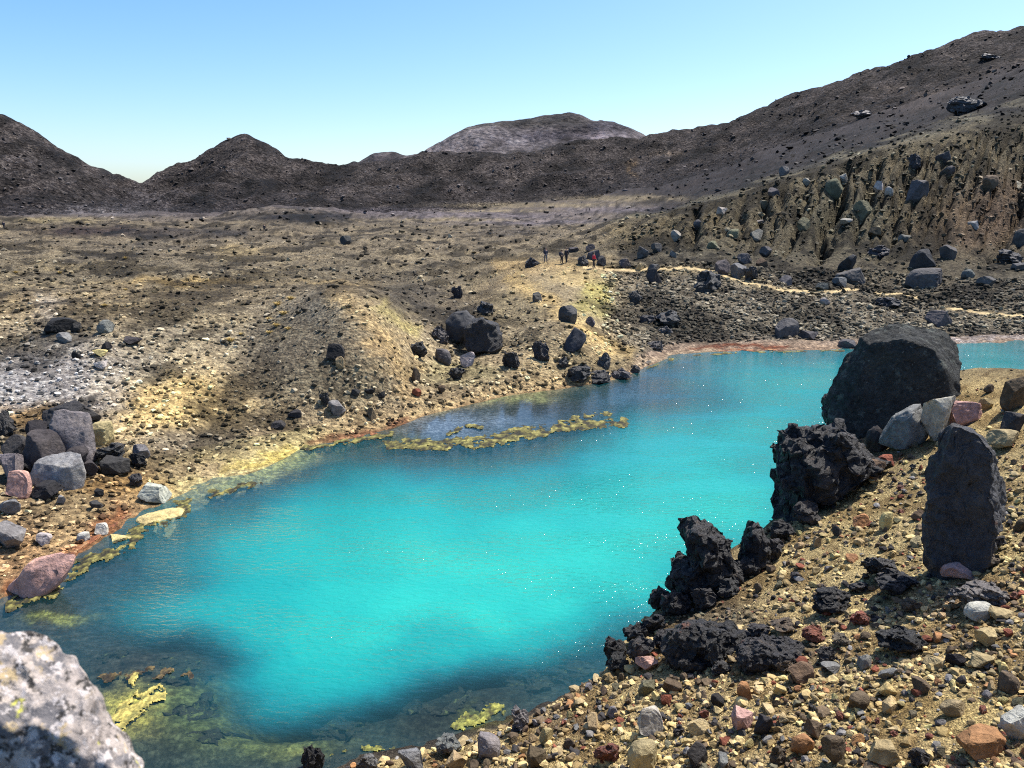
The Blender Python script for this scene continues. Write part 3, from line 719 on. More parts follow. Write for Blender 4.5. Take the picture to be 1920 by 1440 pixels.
COLORS = {'black': (.020, .0195, .021), 'dark': (.042, .039, .039), 'grey': (.17, .165, .16), 'pale': (.36, .335, .28), 'purple grey': (.16, .142, .142), 'tan': (.36, .28, .15),
          'yellow': (.46, .38, .17), 'brown': (.115, .085, .055), 'red': (.22, .075, .045), 'orange': (.33, .175, .08), 'pink': (.46, .28, .235), 'white': (.42, .39, .345), 'olive': (.13, .12, .078)}
THINGS = []
def register(o, px, py, w, colour, kind, label=None, ref=None, group=None, cat=None):
    THINGS.append(dict(o=o, px=px, py=py, w=w, c=colour, kind=kind, label=label, ref=ref, group=group, cat=cat or kind))

def tint(colour, seed, v=0.14):
    r = np.random.default_rng(seed)
    c = np.array(COLORS[colour]) * r.uniform(1 - v, 1 + v) * r.uniform(.95, 1.05, 3)
    return (*np.clip(c, 0, 1), 1)

seedc = [100]
def boulder(x0, y0, x1, y1, colour, style='round', label=None, ref=None, kind='boulder', group=None, sub=None, sink=0.14, depthf=None, embed=True):
    """a rock filling this box of the view, standing on the ground under its lower edge"""
    seedc[0] += 1; sd = seedc[0]
    r = np.random.default_rng(sd)
    h_ = hit((x0 + x1) / 2, y1)
    if h_ is None: return None
    P, T, _, _ = h_
    D = P[1]
    w = (x1 - x0) * D / F; hh = (y1 - y0) * D / F * 1.02
    if sub is None:
        wp = x1 - x0
        sub = 4 if wp > 70 else 3
    if D > 45:
        sink = .32
        if colour == 'black' and style != 'lava' and sd % 3: style = 'lava'; sub = 3
    me = rock_mesh(style, sub, sd % 14)
    mat = M_LAVA if style == 'lava' else (M_ROCK if D < 45 else M_FARBOULDER)
    if len(me.materials) == 0: me.materials.append(mat)
    name = 'lava_rock' if style == 'lava' and kind == 'boulder' else kind
    o = bpy.data.objects.new(name, me); COL.objects.link(o)
    if me.materials[0] is not mat:
        o.material_slots[0].link = 'OBJECT'; o.material_slots[0].material = mat
    dp = w * (depthf or r.uniform(.7, .95))
    hz = hh * (1 + sink)
    o.scale = (w / 2, dp / 2, hz / 2)
    o.rotation_euler = (0, 0, (math.pi if r.random() < .5 else 0) + r.uniform(-.25, .25))
    o.location = (P[0], P[1] + dp * 0.25, P[2] + hh / 2 - hh * sink / 2)
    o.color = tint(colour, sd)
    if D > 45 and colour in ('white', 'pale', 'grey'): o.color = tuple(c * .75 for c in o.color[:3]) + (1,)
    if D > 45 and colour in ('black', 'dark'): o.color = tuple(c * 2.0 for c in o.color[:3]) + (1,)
    register(o, (x0 + x1) / 2, (y0 + y1) / 2, x1 - x0, colour, name.replace('_', ' '), label, ref, group)
    return o

def outline_rock(name, pts, D, depth, colour, mat, sub=5, noise=(), cuts=0, flat=0.55, label=None, ref=None, seed=1, yback=0.35, cat=None, front=None, shrink=.95, fsq=1.0, planes=()):
    """a solid rock whose outline was read off the view, with its own distance, size and thickness"""
    r = np.random.default_rng(seed)
    if isinstance(D, tuple): D = float(bank_dist(*D)) if len(D) == 2 else float(hit(*D[1:])[0][1])
    D = D + depth * yback
    W = np.array([unproject(x, y, D) for x, y in pts])
    poly = W[:, [0, 2]]
    xs, ys = poly[:, 0], poly[:, 1]
    ar = np.roll(xs, -1) * ys - xs * np.roll(ys, -1)
    c = np.array([((xs + np.roll(xs, -1)) * ar).sum(), ((ys + np.roll(ys, -1)) * ar).sum()]) / (3 * ar.sum())
    q = poly - c
    th = np.linspace(-np.pi, np.pi, 361)
    rad = np.zeros(361)
    for i, t in enumerate(th):
        d = np.array([math.cos(t), math.sin(t)])
        best = 0
        for k in range(len(q)):
            p0 = q[k]; e = q[(k + 1) % len(q)] - p0
            den = d[0] * e[1] - d[1] * e[0]
            if abs(den) < 1e-9: continue
            tt_ = (p0[0] * e[1] - p0[1] * e[0]) / den
            u_ = (p0[0] * d[1] - p0[1] * d[0]) / den
            if tt_ > 0 and -1e-6 <= u_ <= 1 + 1e-6: best = max(best, tt_)
        rad[i] = best
    v, f = ICO[sub]
    rho = np.hypot(v[:, 0], v[:, 2]); ang = np.arctan2(v[:, 2], v[:, 0])
    R = np.interp(ang, th, rad)
    g = np.clip(rho, 0, 1) ** flat
    p = np.stack([R * np.cos(ang) * g, np.sign(v[:, 1]) * np.abs(v[:, 1]) ** 0.8 * depth / 2, R * np.sin(ang) * g], 1)
    size = min((q.max(0) - q.min(0)).mean(), 3.2)
    if front is not None: p[:, 1] = np.where(p[:, 1] < 0, p[:, 1] * front, p[:, 1])
    else: p[:, 1] = np.where(p[:, 1] > 0, p[:, 1] * .55, p[:, 1] * fsq); p[:, [0, 2]] *= shrink
    for _ in range(cuts):
        d = r.normal(size=3); d[1] = -abs(d[1]) * 1.5 - .3; d[2] = abs(d[2]) if d[2] < -.3 else d[2]; d /= np.linalg.norm(d)
        h_ = p @ d; o_ = h_.max() * r.uniform(.6, .86); p = p - d * (np.clip(h_ - o_, 0, None) * .95)[:, None]
    for d, fr_ in planes:
        d = np.array(d, float); d /= np.linalg.norm(d)
        h_ = p @ d; o_ = h_.max() * fr_; p = p - d * (np.clip(h_ - o_, 0, None) * .98)[:, None]
    nrm = p / (np.linalg.norm(p, axis=1)[:, None] + 1e-9)
    for fr, am, ridged in noise:
        sh = r.uniform(0, 40, 3)
        if ridged:
            vec = np.stack([perlin3(p / size * fr + sh + 31 * k, seed + k) for k in range(3)], 1)
            p = p + vec * am * size
        else:
            p = p + nrm * perlin3(p / size * fr + sh, seed)[:, None] * am * size
    if front is None:
        for ax, qa in ((0, 0), (2, 1)):
            lo_, hi_ = q[:, qa].min() * shrink, q[:, qa].max() * shrink
            p[:, ax] = (p[:, ax] - p[:, ax].min()) / np.ptp(p[:, ax]) * (hi_ - lo_) + lo_
    zmin = p[:, 2].min()
    loc = np.array([c[0], D, c[1]])
    p[:, 2] -= zmin; loc[2] += zmin
    me = mesh_from(name, p, f, None, smooth=True)
    o = link(name, me, mat); o.location = loc
    o.color = (*COLORS[colour], 1) if isinstance(colour, str) else (*colour, 1)
    pa = np.array(pts, float)
    register(o, pa[:, 0].mean(), pa[:, 1].mean(), np.ptp(pa[:, 0]), colour if isinstance(colour, str) else 'grey', name.replace('_', ' '), label, ref, None, cat or 'rock')
    return o

LAVA_N = ((2.2, .08, True), (5, .09, True), (11, .055, True), (22, .03, True), (42, .014, True))
STONE_N = ((2.0, .025, False), (6, .016, True), (14, .010, True))

# ---- the rocks that stand out
outline_rock('boulder', [(1559,745),(1565,705),(1582,680),(1605,660),(1625,640),(1650,622),(1680,614),(1710,612),(1740,622),(1775,632),(1815,650),(1818,690),(1808,722),(1797,748),(1780,765),(1740,800),(1690,828),(1640,838),(1580,836),(1565,800),(1558,770)],
    (1690, 806), 2.6, (.046, .048, .046), M_BIG, 5, ((2.0, .02, False), (4.0, .022, True), (9, .016, True), (18, .011, True), (36, .006, True)), 2, .42,
    'huge dark grey boulder standing at the lake edge above the black crag', 'the huge grey boulder', 3, cat='boulder', shrink=1.0, fsq=.55, planes=[((-.32, -.9, .22), .50), ((.62, -.55, .55), .56), ((-.88, -.3, .34), .70), ((.15, -.35, .92), .80), ((.9, -.3, -.05), .75)])
outline_rock('standing_rock', [(1742,960),(1743,880),(1752,850),(1775,832),(1772,808),(1790,795),(1820,800),(1845,830),(1865,860),(1880,900),(1888,935),(1872,955),(1850,985),(1840,1060),(1800,1100),(1765,1095),(1750,1060),(1744,1000)],
    (1790, 1072), 1.1, (.05, .05, .055), M_LAVA, 5, ((3, .025, True), (7, .03, True), (14, .022, True), (28, .012, True)), 0, .42,
    'tall black upright rock with a rough clinker top on the gravel bank', 'the tall upright rock', 5, cat='rock', shrink=1.0, planes=[((-.5, -.86, .06), .42), ((.72, -.62, .2), .72), ((-.95, -.2, .2), .8)])
outline_rock('lava_pinnacle', [(1240,1090),(1245,1065),(1262,1052),(1285,1046),(1291,1015),(1277,992),(1280,972),(1300,965),(1328,967),(1340,985),(1365,1010),(1382,1032),(1398,1055),(1402,1078),(1385,1098),(1340,1120),(1300,1130),(1255,1118)],
    (1320, 1125), 1.4, 'black', M_LAVA, 5, LAVA_N, 0, .7, 'black knobbly lava pinnacle leaning over the turquoise water', 'the lava pinnacle', 7, cat='rock')
outline_rock('lava_fin', [(1382,1065),(1390,1020),(1398,985),(1408,971),(1421,975),(1432,1000),(1442,1035),(1430,1062),(1405,1075)],
    (1410, 1072), .9, 'black', M_LAVA, 4, LAVA_N, 0, .55, 'narrow black lava fin just right of the knobbly pinnacle', 'the lava fin', 8, cat='rock')
outline_rock('lava_crag', [(1442,985),(1452,940),(1444,890),(1456,850),(1466,812),(1500,798),(1535,782),(1565,780),(1600,812),(1640,840),(1660,865),(1600,895),(1560,910),(1530,935),(1495,955),(1468,985)],
    (1490, 975), 2.2, 'black', M_LAVA, 5, LAVA_N, 0, .7, 'massive black lava crag below the huge boulder at the water', 'the black lava crag', 9, cat='rock', shrink=1.02)
outline_rock('lava_hump', [(1540,790),(1540,745),(1550,732),(1570,735),(1580,790),(1560,800)],
    (1560, 800), .9, 'black', M_LAVA, 4, LAVA_N, 0, .55, 'small black lava hump tucked against the left side of the huge boulder', None, 10, cat='rock')
outline_rock('lava_ledge', [(1232,1222),(1246,1186),(1275,1164),(1310,1154),(1355,1157),(1385,1170),(1430,1178),(1425,1192),(1375,1208),(1345,1236),(1300,1250),(1255,1246)],
    (1300, 1250), 1.2, 'black', M_LAVA, 5, LAVA_N, 0, .7, 'broad black lava ledge with a hollow below the pinnacle', 'the hollow lava ledge', 12, cat='rock')
outline_rock('lava_block', [(1372,1238),(1378,1212),(1395,1198),(1430,1192),(1478,1192),(1510,1202),(1514,1224),(1485,1240),(1430,1252),(1390,1252)],
    (1440, 1250), .9, (.03, .028, .03), M_LAVA, 5, LAVA_N, 0, .7, 'long black clinker block in the gravel right of the hollow ledge', 'the long clinker block', 13, cat='rock')
outline_rock('foreground_rock', [(-160,1580),(-170,1230),(-80,1190),(-20,1188),(15,1194),(45,1216),(70,1246),(104,1268),(132,1304),(148,1342),(164,1388),(192,1414),(222,1450),(250,1500),(250,1640),(-60,1700)],
    1.35, .34, (.37, .32, .285), M_LICHEN, 5, ((5, .02, False), (12, .02, True), (26, .010, True)), 3, .8,
    'blurred pale lichen-mottled rock right in front of the camera, bottom left', 'the blurred foreground rock', 14, yback=0.0, cat='rock', front=.18)
outline_rock('pink_slab', [(6,1130),(20,1098),(45,1075),(62,1052),(100,1044),(130,1047),(126,1064),(112,1088),(85,1116),(45,1142),(14,1142)],
    ('hit', 60, 1122), .9, 'pink', M_ROCK, 4, STONE_N, 6, .4, 'pink flat-topped slab at the water line on the left shore', 'the pink slab', 15, shrink=1.1, cat='rock')
outline_rock('slab', [(104,872),(102,820),(108,785),(125,776),(150,775),(165,790),(172,830),(178,860),(168,872),(150,876)],
    ('hit', 145, 872), 1.2, 'purple grey', M_ROCK, 4, STONE_N, 9, .4, 'tall purple grey slab leaning over the left rock pile', 'the leaning purple slab', 16, shrink=1.1, cat='rock')
outline_rock('boulder', [(48,880),(50,835),(62,815),(85,812),(108,830),(113,855),(105,880),(70,890)],
    ('hit', 80, 888), 1.2, (.06, .052, .052), M_ROCK, 4, STONE_N, 9, .42, 'dark round boulder in the middle of the left rock pile', 'the dark boulder of the left pile', 17, shrink=1.1, cat='boulder')
outline_rock('boulder', [(68,895),(75,875),(100,868),(125,856),(145,868),(155,895),(150,920),(120,925),(80,920)],
    ('hit', 115, 922), 1.3, (.24, .235, .23), M_ROCK, 4, STONE_N, 10, .4, 'grey angular boulder at the foot of the left rock pile', 'the grey boulder of the left pile', 18, shrink=1.1, cat='boulder')
outline_rock('boulder', [(868,650),(865,615),(880,598),(905,592),(930,605),(945,630),(942,655),(925,668),(890,665)],
    ('hit', 905, 664), 2.4, 'black', M_LAVA, 4, ((2, .06, False), (5, .05, True), (11, .03, True)), 2, .5, 'largest black boulder in the gully between the two mounds', 'the black gully boulder', 19, cat='boulder')
outline_rock('boulder', [(830,640),(835,600),(850,582),(875,580),(892,595),(888,630),(868,645)],
    ('hit', 855, 644), 2.2, (.06, .06, .062), M_FARBOULDER, 4, ((2, .06, False), (5, .04, True)), 4, .5, 'grey topped dark boulder leaning on the black gully boulder', None, 20, cat='boulder')
outline_rock('boulder', [(1055,655),(1062,635),(1078,612),(1098,625),(1100,635),(1090,652),(1070,664)],
    ('hit', 1070, 662), 1.6, (.04, .042, .05), M_FARBOULDER, 3, STONE_N, 4, .5, 'dark pointed triangular boulder on the second mound', 'the triangular boulder', 21, cat='boulder')

TABLE = """
1665 757 1745 836 grey angular|grey angular rock leaning against the huge boulder|the leaning grey rock
1724 738 1806 822 white angular|pale blocky rock between the huge boulder and the pink red slab|the pale blocky rock
1772 752 1848 800 pink angular|pink and red slab right of the huge boulder|the pink red slab
1625 796 1672 846 dark angular|
1605 855 1662 905 brown angular|red brown block in the shade below the huge boulder|the red brown block
1648 852 1678 876 red angular|small bright red stone beside the red brown block|the bright red stone
1650 958 1674 992 yellow angular|pale yellow block standing upright on the gravel|the upright yellow block
1600 964 1632 990 orange round|
1880 702 1925 768 brown round|dark red brown boulder at the right frame edge|the red brown edge boulder
1872 772 1922 818 dark angular|
1858 808 1925 838 tan angular|
1836 746 1862 770 tan round|
1846 720 1866 736 brown round|
1618 1042 1690 1086 dark lava|
1640 1072 1735 1118 black lava|black lava lump with a shadowed hollow at the bank centre|the hollow black lump
1522 1105 1610 1152 black lava|black clinker rock with reddish stones around it|the black clinker rock
1652 1182 1742 1228 black lava|rough black lava rock among tan stones on the bank|the rough black rock
1592 1146 1632 1172 red lava|
1798 1098 1892 1140 purple grey lava|purple grey clinker slab below the tall upright rock|the purple clinker slab
1770 1055 1832 1088 pink angular|
1812 1130 1862 1162 white angular|white grey angular stone on the right bank|the white angular stone
1828 1176 1876 1212 tan angular|tan square block with a flat top near the right edge|the tan square block
1858 1144 1905 1160 tan angular|
1816 1226 1870 1252 tan round|
1738 1232 1782 1254 tan round|
1775 1224 1812 1252 black round|
1764 1308 1818 1342 tan round|flat pale tan stone right of the bare gravel patch|the flat pale stone
1800 1370 1892 1420 orange round|orange brown domed boulder in the bottom right corner|the orange domed boulder
1880 1324 1935 1388 white angular|
1540 1374 1590 1432 brown round|
1628 1390 1692 1434 tan angular|
1480 1372 1532 1412 orange round|
1510 1345 1546 1386 brown angular|
1194 1320 1246 1378 pale angular|pale angular block on the yellow gravel near the bottom|the pale angular block
1174 1384 1236 1445 tan angular|long tan block at the bottom edge below the pale angular block|the long tan block
1108 1385 1166 1434 red lava|dark red scoria lump at the bottom edge|the red scoria lump
1372 1325 1416 1368 pink angular|salmon pink stone leaning against a dark one|the salmon stone
1410 1335 1452 1380 dark angular|
1380 1275 1412 1312 orange angular|orange brick shaped stone on the bank|the orange brick shaped stone
1190 1228 1236 1258 pink angular|
1478 1244 1532 1278 brown angular|
1648 1250 1686 1276 grey angular|
1450 1282 1476 1304 yellow angular|
1540 1245 1580 1262 grey angular|
1320 1195 1366 1255 dark lava|
1352 1180 1384 1204 dark angular|
1150 1138 1202 1186 black lava|
1188 1132 1218 1154 black lava|
1214 1098 1272 1140 black lava|round black lava lump at the foot of the pinnacle|the round lava lump
1130 1188 1182 1250 black lava|lowest black lava rock dipping toward the dark shoal|the lowest lava rock
1165 1172 1222 1212 black lava|
1222 1182 1268 1218 dark lava|
1255 1110 1300 1150 black lava|
1235 1105 1298 1158 black lava|
1424 1004 1474 1052 dark lava|
1438 972 1492 1016 black lava|
1484 938 1542 986 dark lava|
1534 902 1592 946 dark lava|
1592 872 1650 906 dark lava|
1548 760 1596 812 black lava|
1560 812 1612 850 black lava|
1380 1046 1430 1084 black lava|
1286 1050 1330 1096 black lava|
1198 1146 1250 1190 black lava|
1172 1196 1232 1246 dark lava|
1138 1226 1184 1262 black lava|
1292 1098 1346 1146 dark lava|
1340 1085 1392 1120 dark lava|
1400 1170 1450 1196 dark lava|
1444 1160 1500 1190 brown lava|
1500 1172 1550 1206 red lava|
1528 1212 1572 1244 dark lava|
1270 1230 1330 1262 black lava|
1330 1240 1372 1266 dark lava|
1455 1236 1490 1262 brown lava|
1560 1190 1600 1214 brown lava|
1690 1120 1730 1146 brown lava|
1590 1090 1630 1112 dark lava|
1830 1040 1880 1066 brown lava|
1845 1000 1890 1030 dark lava|
1700 1400 1745 1438 dark lava|
1440 1395 1478 1434 brown lava|
1285 1392 1330 1436 dark angular|
1330 1300 1362 1326 dark angular|
1240 1272 1282 1302 brown angular|
1590 1300 1634 1332 brown angular|
558 1390 612 1450 black lava|black rock standing alone at the bottom near shore|the lone black shore rock
660 1412 712 1448 grey lava|
740 1402 800 1445 grey angular|
812 1378 870 1418 grey lava|
890 1375 942 1425 grey angular|grey block with pale top among the shore stones|the grey shore block
955 1320 995 1372 grey lava|knobbly grey stone standing at the near water edge|the knobbly shore stone
985 1398 1028 1438 brown angular|
830 1408 880 1445 tan angular|
1010 1362 1040 1396 tan angular|
75 752 176 802 dark angular|dark flat rock at the back of the left rock pile|the back rock of the left pile
0 815 50 868 dark angular|
40 790 88 830 black angular|
22 856 66 892 black angular|
120 838 165 890 dark angular|
52 905 110 934 black angular|
-20 770 26 818 dark lava|
-15 846 46 902 purple grey angular|pinkish grey boulder at the left frame edge|the pinkish edge boulder
14 880 58 932 pink angular|
165 790 212 832 tan angular|tan square block right of the leaning purple slab|the tan block of the left shore
175 828 232 868 dark lava|
184 856 242 890 dark angular|
150 862 186 892 dark angular|
242 848 276 878 black lava|
244 832 282 860 grey angular|
238 888 268 912 dark lava|
-10 935 36 966 grey round|
-20 980 46 1030 grey angular|light grey wedge rock at the left frame edge above the pink slab|the light grey wedge
62 1000 98 1022 white round|
255 908 316 942 pale angular|pale grey rock at the water line of the left shore|the pale grey shore rock
245 964 332 1002 yellow angular|long pale yellow rock lying in the left shallows|the long yellow shore rock
194 1004 252 1032 yellow angular|
178 980 202 1002 white angular|
142 998 168 1014 white angular|
165 938 190 956 dark round|
176 916 194 930 black angular|
105 928 124 946 grey round|
74 598 132 624 black angular|dark layered outcrop on the upper left slope|the dark outcrop of the left slope
128 604 152 622 dark angular|
180 600 212 624 grey round|
104 624 132 642 grey angular|
172 676 200 692 white angular|
172 656 200 668 yellow angular|
188 642 208 658 black angular|
134 658 150 674 black angular|
222 632 268 646 dark angular|
612 645 646 674 black angular|black wedge boulder on the grey mound flank|the black wedge of the first mound
628 668 646 692 tan round|
612 750 646 778 grey round|grey boulder at the foot of the first mound|the grey foot boulder
598 736 618 762 dark lava|
688 764 706 788 brown angular|
768 688 788 718 brown round|little brown cairn of stones near the foot of the orange flank|the little cairn
772 728 790 744 red angular|
658 728 676 742 dark angular|
680 728 702 742 black angular|
702 734 722 746 black round|
820 722 836 738 brown angular|
505 790 535 804 dark angular|
540 768 565 784 dark round|
808 612 842 642 dark lava|
768 640 802 670 black lava|
815 655 846 682 dark angular|
864 660 892 686 white angular|white faced rock below the black gully boulder|the white faced rock
840 690 872 712 black lava|
940 658 976 690 black lava|
996 640 1032 676 black round|black round boulder left of the triangular boulder|the round black boulder
1048 573 1082 604 dark round|dark boulder high on the second mound ridge|the ridge boulder
1098 594 1116 610 dark round|
1046 668 1068 690 black round|
1060 684 1112 716 black lava|
1098 696 1150 720 black lava|black undercut rim of lava at the foot of the second mound|the black undercut rim
1140 692 1186 712 dark lava|
1180 684 1200 700 dark lava|
1120 660 1146 690 dark lava|
892 564 926 590 black lava|
998 548 1016 566 dark round|
950 668 976 690 dark lava|
846 536 868 560 black angular|
1212 505 1242 532 black angular|black boulder touching the lower side of the trail|the black trailside boulder
1215 496 1240 509 dark angular|
1300 508 1356 546 black lava|black clinker heap below the bend of the trail|the black clinker heap
1178 545 1206 572 black lava|
1230 582 1282 612 black round|wide black boulder in the dark rubble above the far shore|the wide rubble boulder
1198 590 1230 606 black round|
1214 640 1246 656 dark lava|
1234 612 1262 628 dark lava|
1455 598 1502 632 dark round|dark boulder with grey crown close above the far shore|the grey crowned boulder
1500 620 1536 636 dark angular|
1576 636 1606 652 dark round|
1342 488 1370 514 dark round|dark boulder with pale top above the trail|the pale topped trail boulder
1370 494 1402 522 grey angular|
1394 500 1422 526 black angular|
1384 476 1412 494 dark round|
1418 484 1442 500 brown round|
1426 462 1446 480 dark angular|
1462 516 1486 534 grey angular|
1574 478 1608 506 black angular|
1574 504 1624 532 dark angular|dark flat boulder beside the sandy end of the trail|the flat trail boulder
1564 520 1590 536 grey round|
1532 530 1558 542 grey angular|
1538 558 1558 570 white angular|
1630 460 1670 482 black angular|
1714 468 1752 502 black angular|black boulder on the lower right slope|the black slope boulder
1708 504 1768 536 dark angular|
1764 460 1798 486 dark angular|
1688 440 1714 454 grey angular|
1698 340 1742 380 dark angular|large dark boulder stuck in the runnelled slope|the stuck dark boulder
1704 290 1726 316 black angular|
1600 376 1632 424 olive angular|olive leaning slab in the middle of the runnelled slope|the leaning slab of the slope
1548 336 1582 366 olive angular|olive overhanging block near the top of the runnelled slope|the overhanging block
1764 312 1792 332 dark angular|
1758 284 1784 304 dark angular|
1844 330 1872 358 brown angular|
1640 340 1658 356 white angular|
1660 350 1676 364 white angular|
1816 414 1834 428 white angular|
1896 340 1918 354 white angular|
1902 430 1930 460 dark angular|
1878 468 1925 494 black angular|black boulder at the right frame edge on the lower slope|the right edge boulder
1900 492 1925 506 grey angular|
1740 584 1794 612 dark angular|dark boulder below the right part of the trail|the low trail boulder
1640 558 1690 576 black lava|
1836 518 1866 536 dark angular|
1805 505 1830 520 grey angular|
1258 432 1282 450 pale angular|
1195 462 1216 482 grey angular|
1222 456 1242 472 dark round|
1255 470 1270 482 grey round|
1300 412 1322 428 dark angular|
1345 388 1364 402 pale angular|
1328 452 1346 466 olive angular|
1365 430 1386 444 olive angular|
1404 430 1434 450 grey angular|
1412 412 1434 422 white angular|
1420 376 1440 390 olive angular|
1440 352 1462 366 dark round|
1462 312 1480 328 grey angular|pale stone perched on the skyline of the runnelled ridge|the perched stone
1495 408 1520 428 olive angular|
1506 334 1526 346 pale angular|
1570 326 1590 340 white angular|
1576 410 1600 418 white angular|
1632 426 1656 440 brown angular|
1084 480 1106 498 black round|
1100 468 1126 488 dark round|dark boulder with a pale crown in the trailside cluster behind the red jacket|the pale crowned cluster boulder
1120 480 1136 498 black round|
984 482 1012 500 black angular|low black rock left of the hikers on the saddle|the low black saddle rock
1098 458 1116 469 dark round|
1066 463 1086 472 dark angular|
1160 486 1184 502 dark round|
1190 494 1208 506 tan round|
637 442 658 458 black angular|dark square block standing alone on the far plain|the square block of the plain
1780 180 1850 210 dark lava|
1600 205 1640 220 dark lava|
1840 100 1880 112 dark lava|
"""
for ln in TABLE.strip().splitlines():
    spec, *rest = ln.split('|')
    tok = spec.split()
    x0, y0, x1, y1 = map(float, tok[:4])
    style = tok[-1]; colour = ' '.join(tok[4:-1])
    label = rest[0].strip() or None if rest else None
    ref = rest[1].strip() if len(rest) > 1 else None
    boulder(x0, y0, x1, y1, colour, style, label, ref)

# ---- loose stones of the near bank, picked out singly
PAL = [('tan', .28), ('brown', .27), ('grey', .09), ('red', .07), ('yellow', .09), ('dark', .14), ('orange', .03), ('olive', .03)]
pn = [p[0] for p in PAL]; pw = np.array([p[1] for p in PAL]); pw /= pw.sum()
BOXES = [(t['px'], t['py'], t['w']) for t in THINGS]
placed = []
tries = 0
while len(placed) < 255 and tries < 20000:
    tries += 1
    px = rng.uniform(640, 1935); py = rng.uniform(790, 1436)
    h_ = hit(px, py)
    if h_ is None or h_[1] > 2.02: continue
    sz = 14 + 32 * rng.random() ** 2.2
    sz *= np.interp(py, [750, 1000, 1440], [.55, .75, 1.15])
    if py < 1240 and rng.random() < .45: continue
    if 1700 < px < 1830 and 1300 < py < 1400 and rng.random() < .8: continue
    if any(abs(px - bx) < (bw + sz) * .5 and abs(py - by) < (bw + sz) * .42 for bx, by, bw in BOXES): continue
    placed.append((px, py, sz)); BOXES.append((px, py, sz))
for px, py, sz in placed:
    colr = rng.choice(pn, p=pw)
    if px < 1080 and rng.random() < .5: colr = rng.choice(['grey', 'pale', 'brown'])
    st = 'lava' if (colr in ('red', 'dark') and rng.random() < .6) else rng.choice(['angular', 'angular', 'angular', 'round'])
    hh = sz * rng.uniform(.5, .85)
    o = boulder(px - sz / 2, py - hh * .8, px + sz / 2, py + hh * .2, colr, st, kind='stone', sub=2 if sz < 26 else 3, sink=.5, group='loose stones of the near bank')
    if o is not None:
        o.rotation_euler = (rng.uniform(-.3, .3), rng.uniform(-.3, .3), rng.uniform(0, 6.28))
        if o.material_slots[0].material is not M_LAVA:
            o.material_slots[0].link = 'OBJECT'; o.material_slots[0].material = M_STONE

# ------------------------------------------------------------------ uncountable stones: gravel and scree
SMALL = [unit_rock(0, 300 + k, 'angular') for k in range(10)]
MED = [unit_rock(1, 400 + k, 'angular') for k in range(10)]
for S in (SMALL, MED):
    for k in range(len(S)):
        p, f = S[k]; r = np.random.default_rng(900 + k)
        S[k] = (p * r.uniform(.75, 1.1, p.shape), f)

def rotmats(n, r):
    q = r.normal(size=(n, 4)); q /= np.linalg.norm(q, axis=1)[:, None]
    w, x, y, z = q.T
    return np.stack([np.stack([1-2*(y*y+z*z), 2*(x*y-z*w), 2*(x*z+y*w)], -1), np.stack([2*(x*y+z*w), 1-2*(x*x+z*z), 2*(y*z-x*w)], -1), np.stack([2*(x*z-y*w), 2*(y*z+x*w), 1-2*(x*x+y*y)], -1)], -2)

def scatter(name, samples, colours, label, mat=M_SCREE, med=None, squash=.7, sink=.24, cat='stones'):
    """samples: (point, size in metres) rows; one joined object"""
    P = np.array([s[0] for s in samples]); sz = np.array([s[1] for s in samples]); C = np.array(colours)
    n = len(P); r = np.random.default_rng(n)
    Rm = rotmats(n, r); var = r.integers(0, 10, n)
    Vs, Fs, Cs = [], [], []; off = 0
    med = np.zeros(n, bool) if med is None else np.asarray(med)
    for isM, S in ((False, SMALL), (True, MED)):
        for k in range(10):
            ii = np.where((var == k) & (med == isM))[0]
            if not len(ii): continue
            p, f = S[k]
            q = np.einsum('nij,vj->nvi', Rm[ii], p) * (sz[ii] / 2)[:, None, None] * np.stack([r.uniform(.8, 1.25, len(ii)), r.uniform(.8, 1.25, len(ii)), np.full(len(ii), squash)], -1)[:, None, :]
            q = q + P[ii][:, None, :] + np.stack([np.zeros(len(ii)), np.zeros(len(ii)), sz[ii] * squash * (.5 - sink)], -1)[:, None, :]
            Vs.append(q.reshape(-1, 3)); m = len(p)
            Fs.append((f[None] + (np.arange(len(ii)) * m)[:, None, None] + off).reshape(-1, 3)); off += len(ii) * m
            Cs.append(np.repeat(C[ii], m, 0))
    o = link(name, mesh_from(name, np.concatenate(Vs), np.concatenate(Fs), np.concatenate(Cs), False), mat)
    o['kind'] = 'stuff'; o['label'] = label; o['category'] = cat
    return o

def sample(n, xr, yr, tr, szf, colf, keep=None, wet=False):
    out, cols, med = [], [], []
    k = 0
    X = rng.uniform(*xr, size=n); Y = rng.uniform(*yr, size=n)
    for px, py in zip(X, Y):
        h_ = hit(px, py)
        if h_ is None: continue
        P, T, i, j = h_
        if not (tr[0] <= T <= tr[1]): continue
        if PM[i, j]: continue
        if not wet and P[2] < 0.03: continue
        if keep is not None and rng.random() > keep(px, py, T): continue
        s = szf(px, py)
        out.append((P, s * P[1] / F)); cols.append(colf(px, py, T, base[i, j])); med.append(s > 8.5)
    return out, cols, med

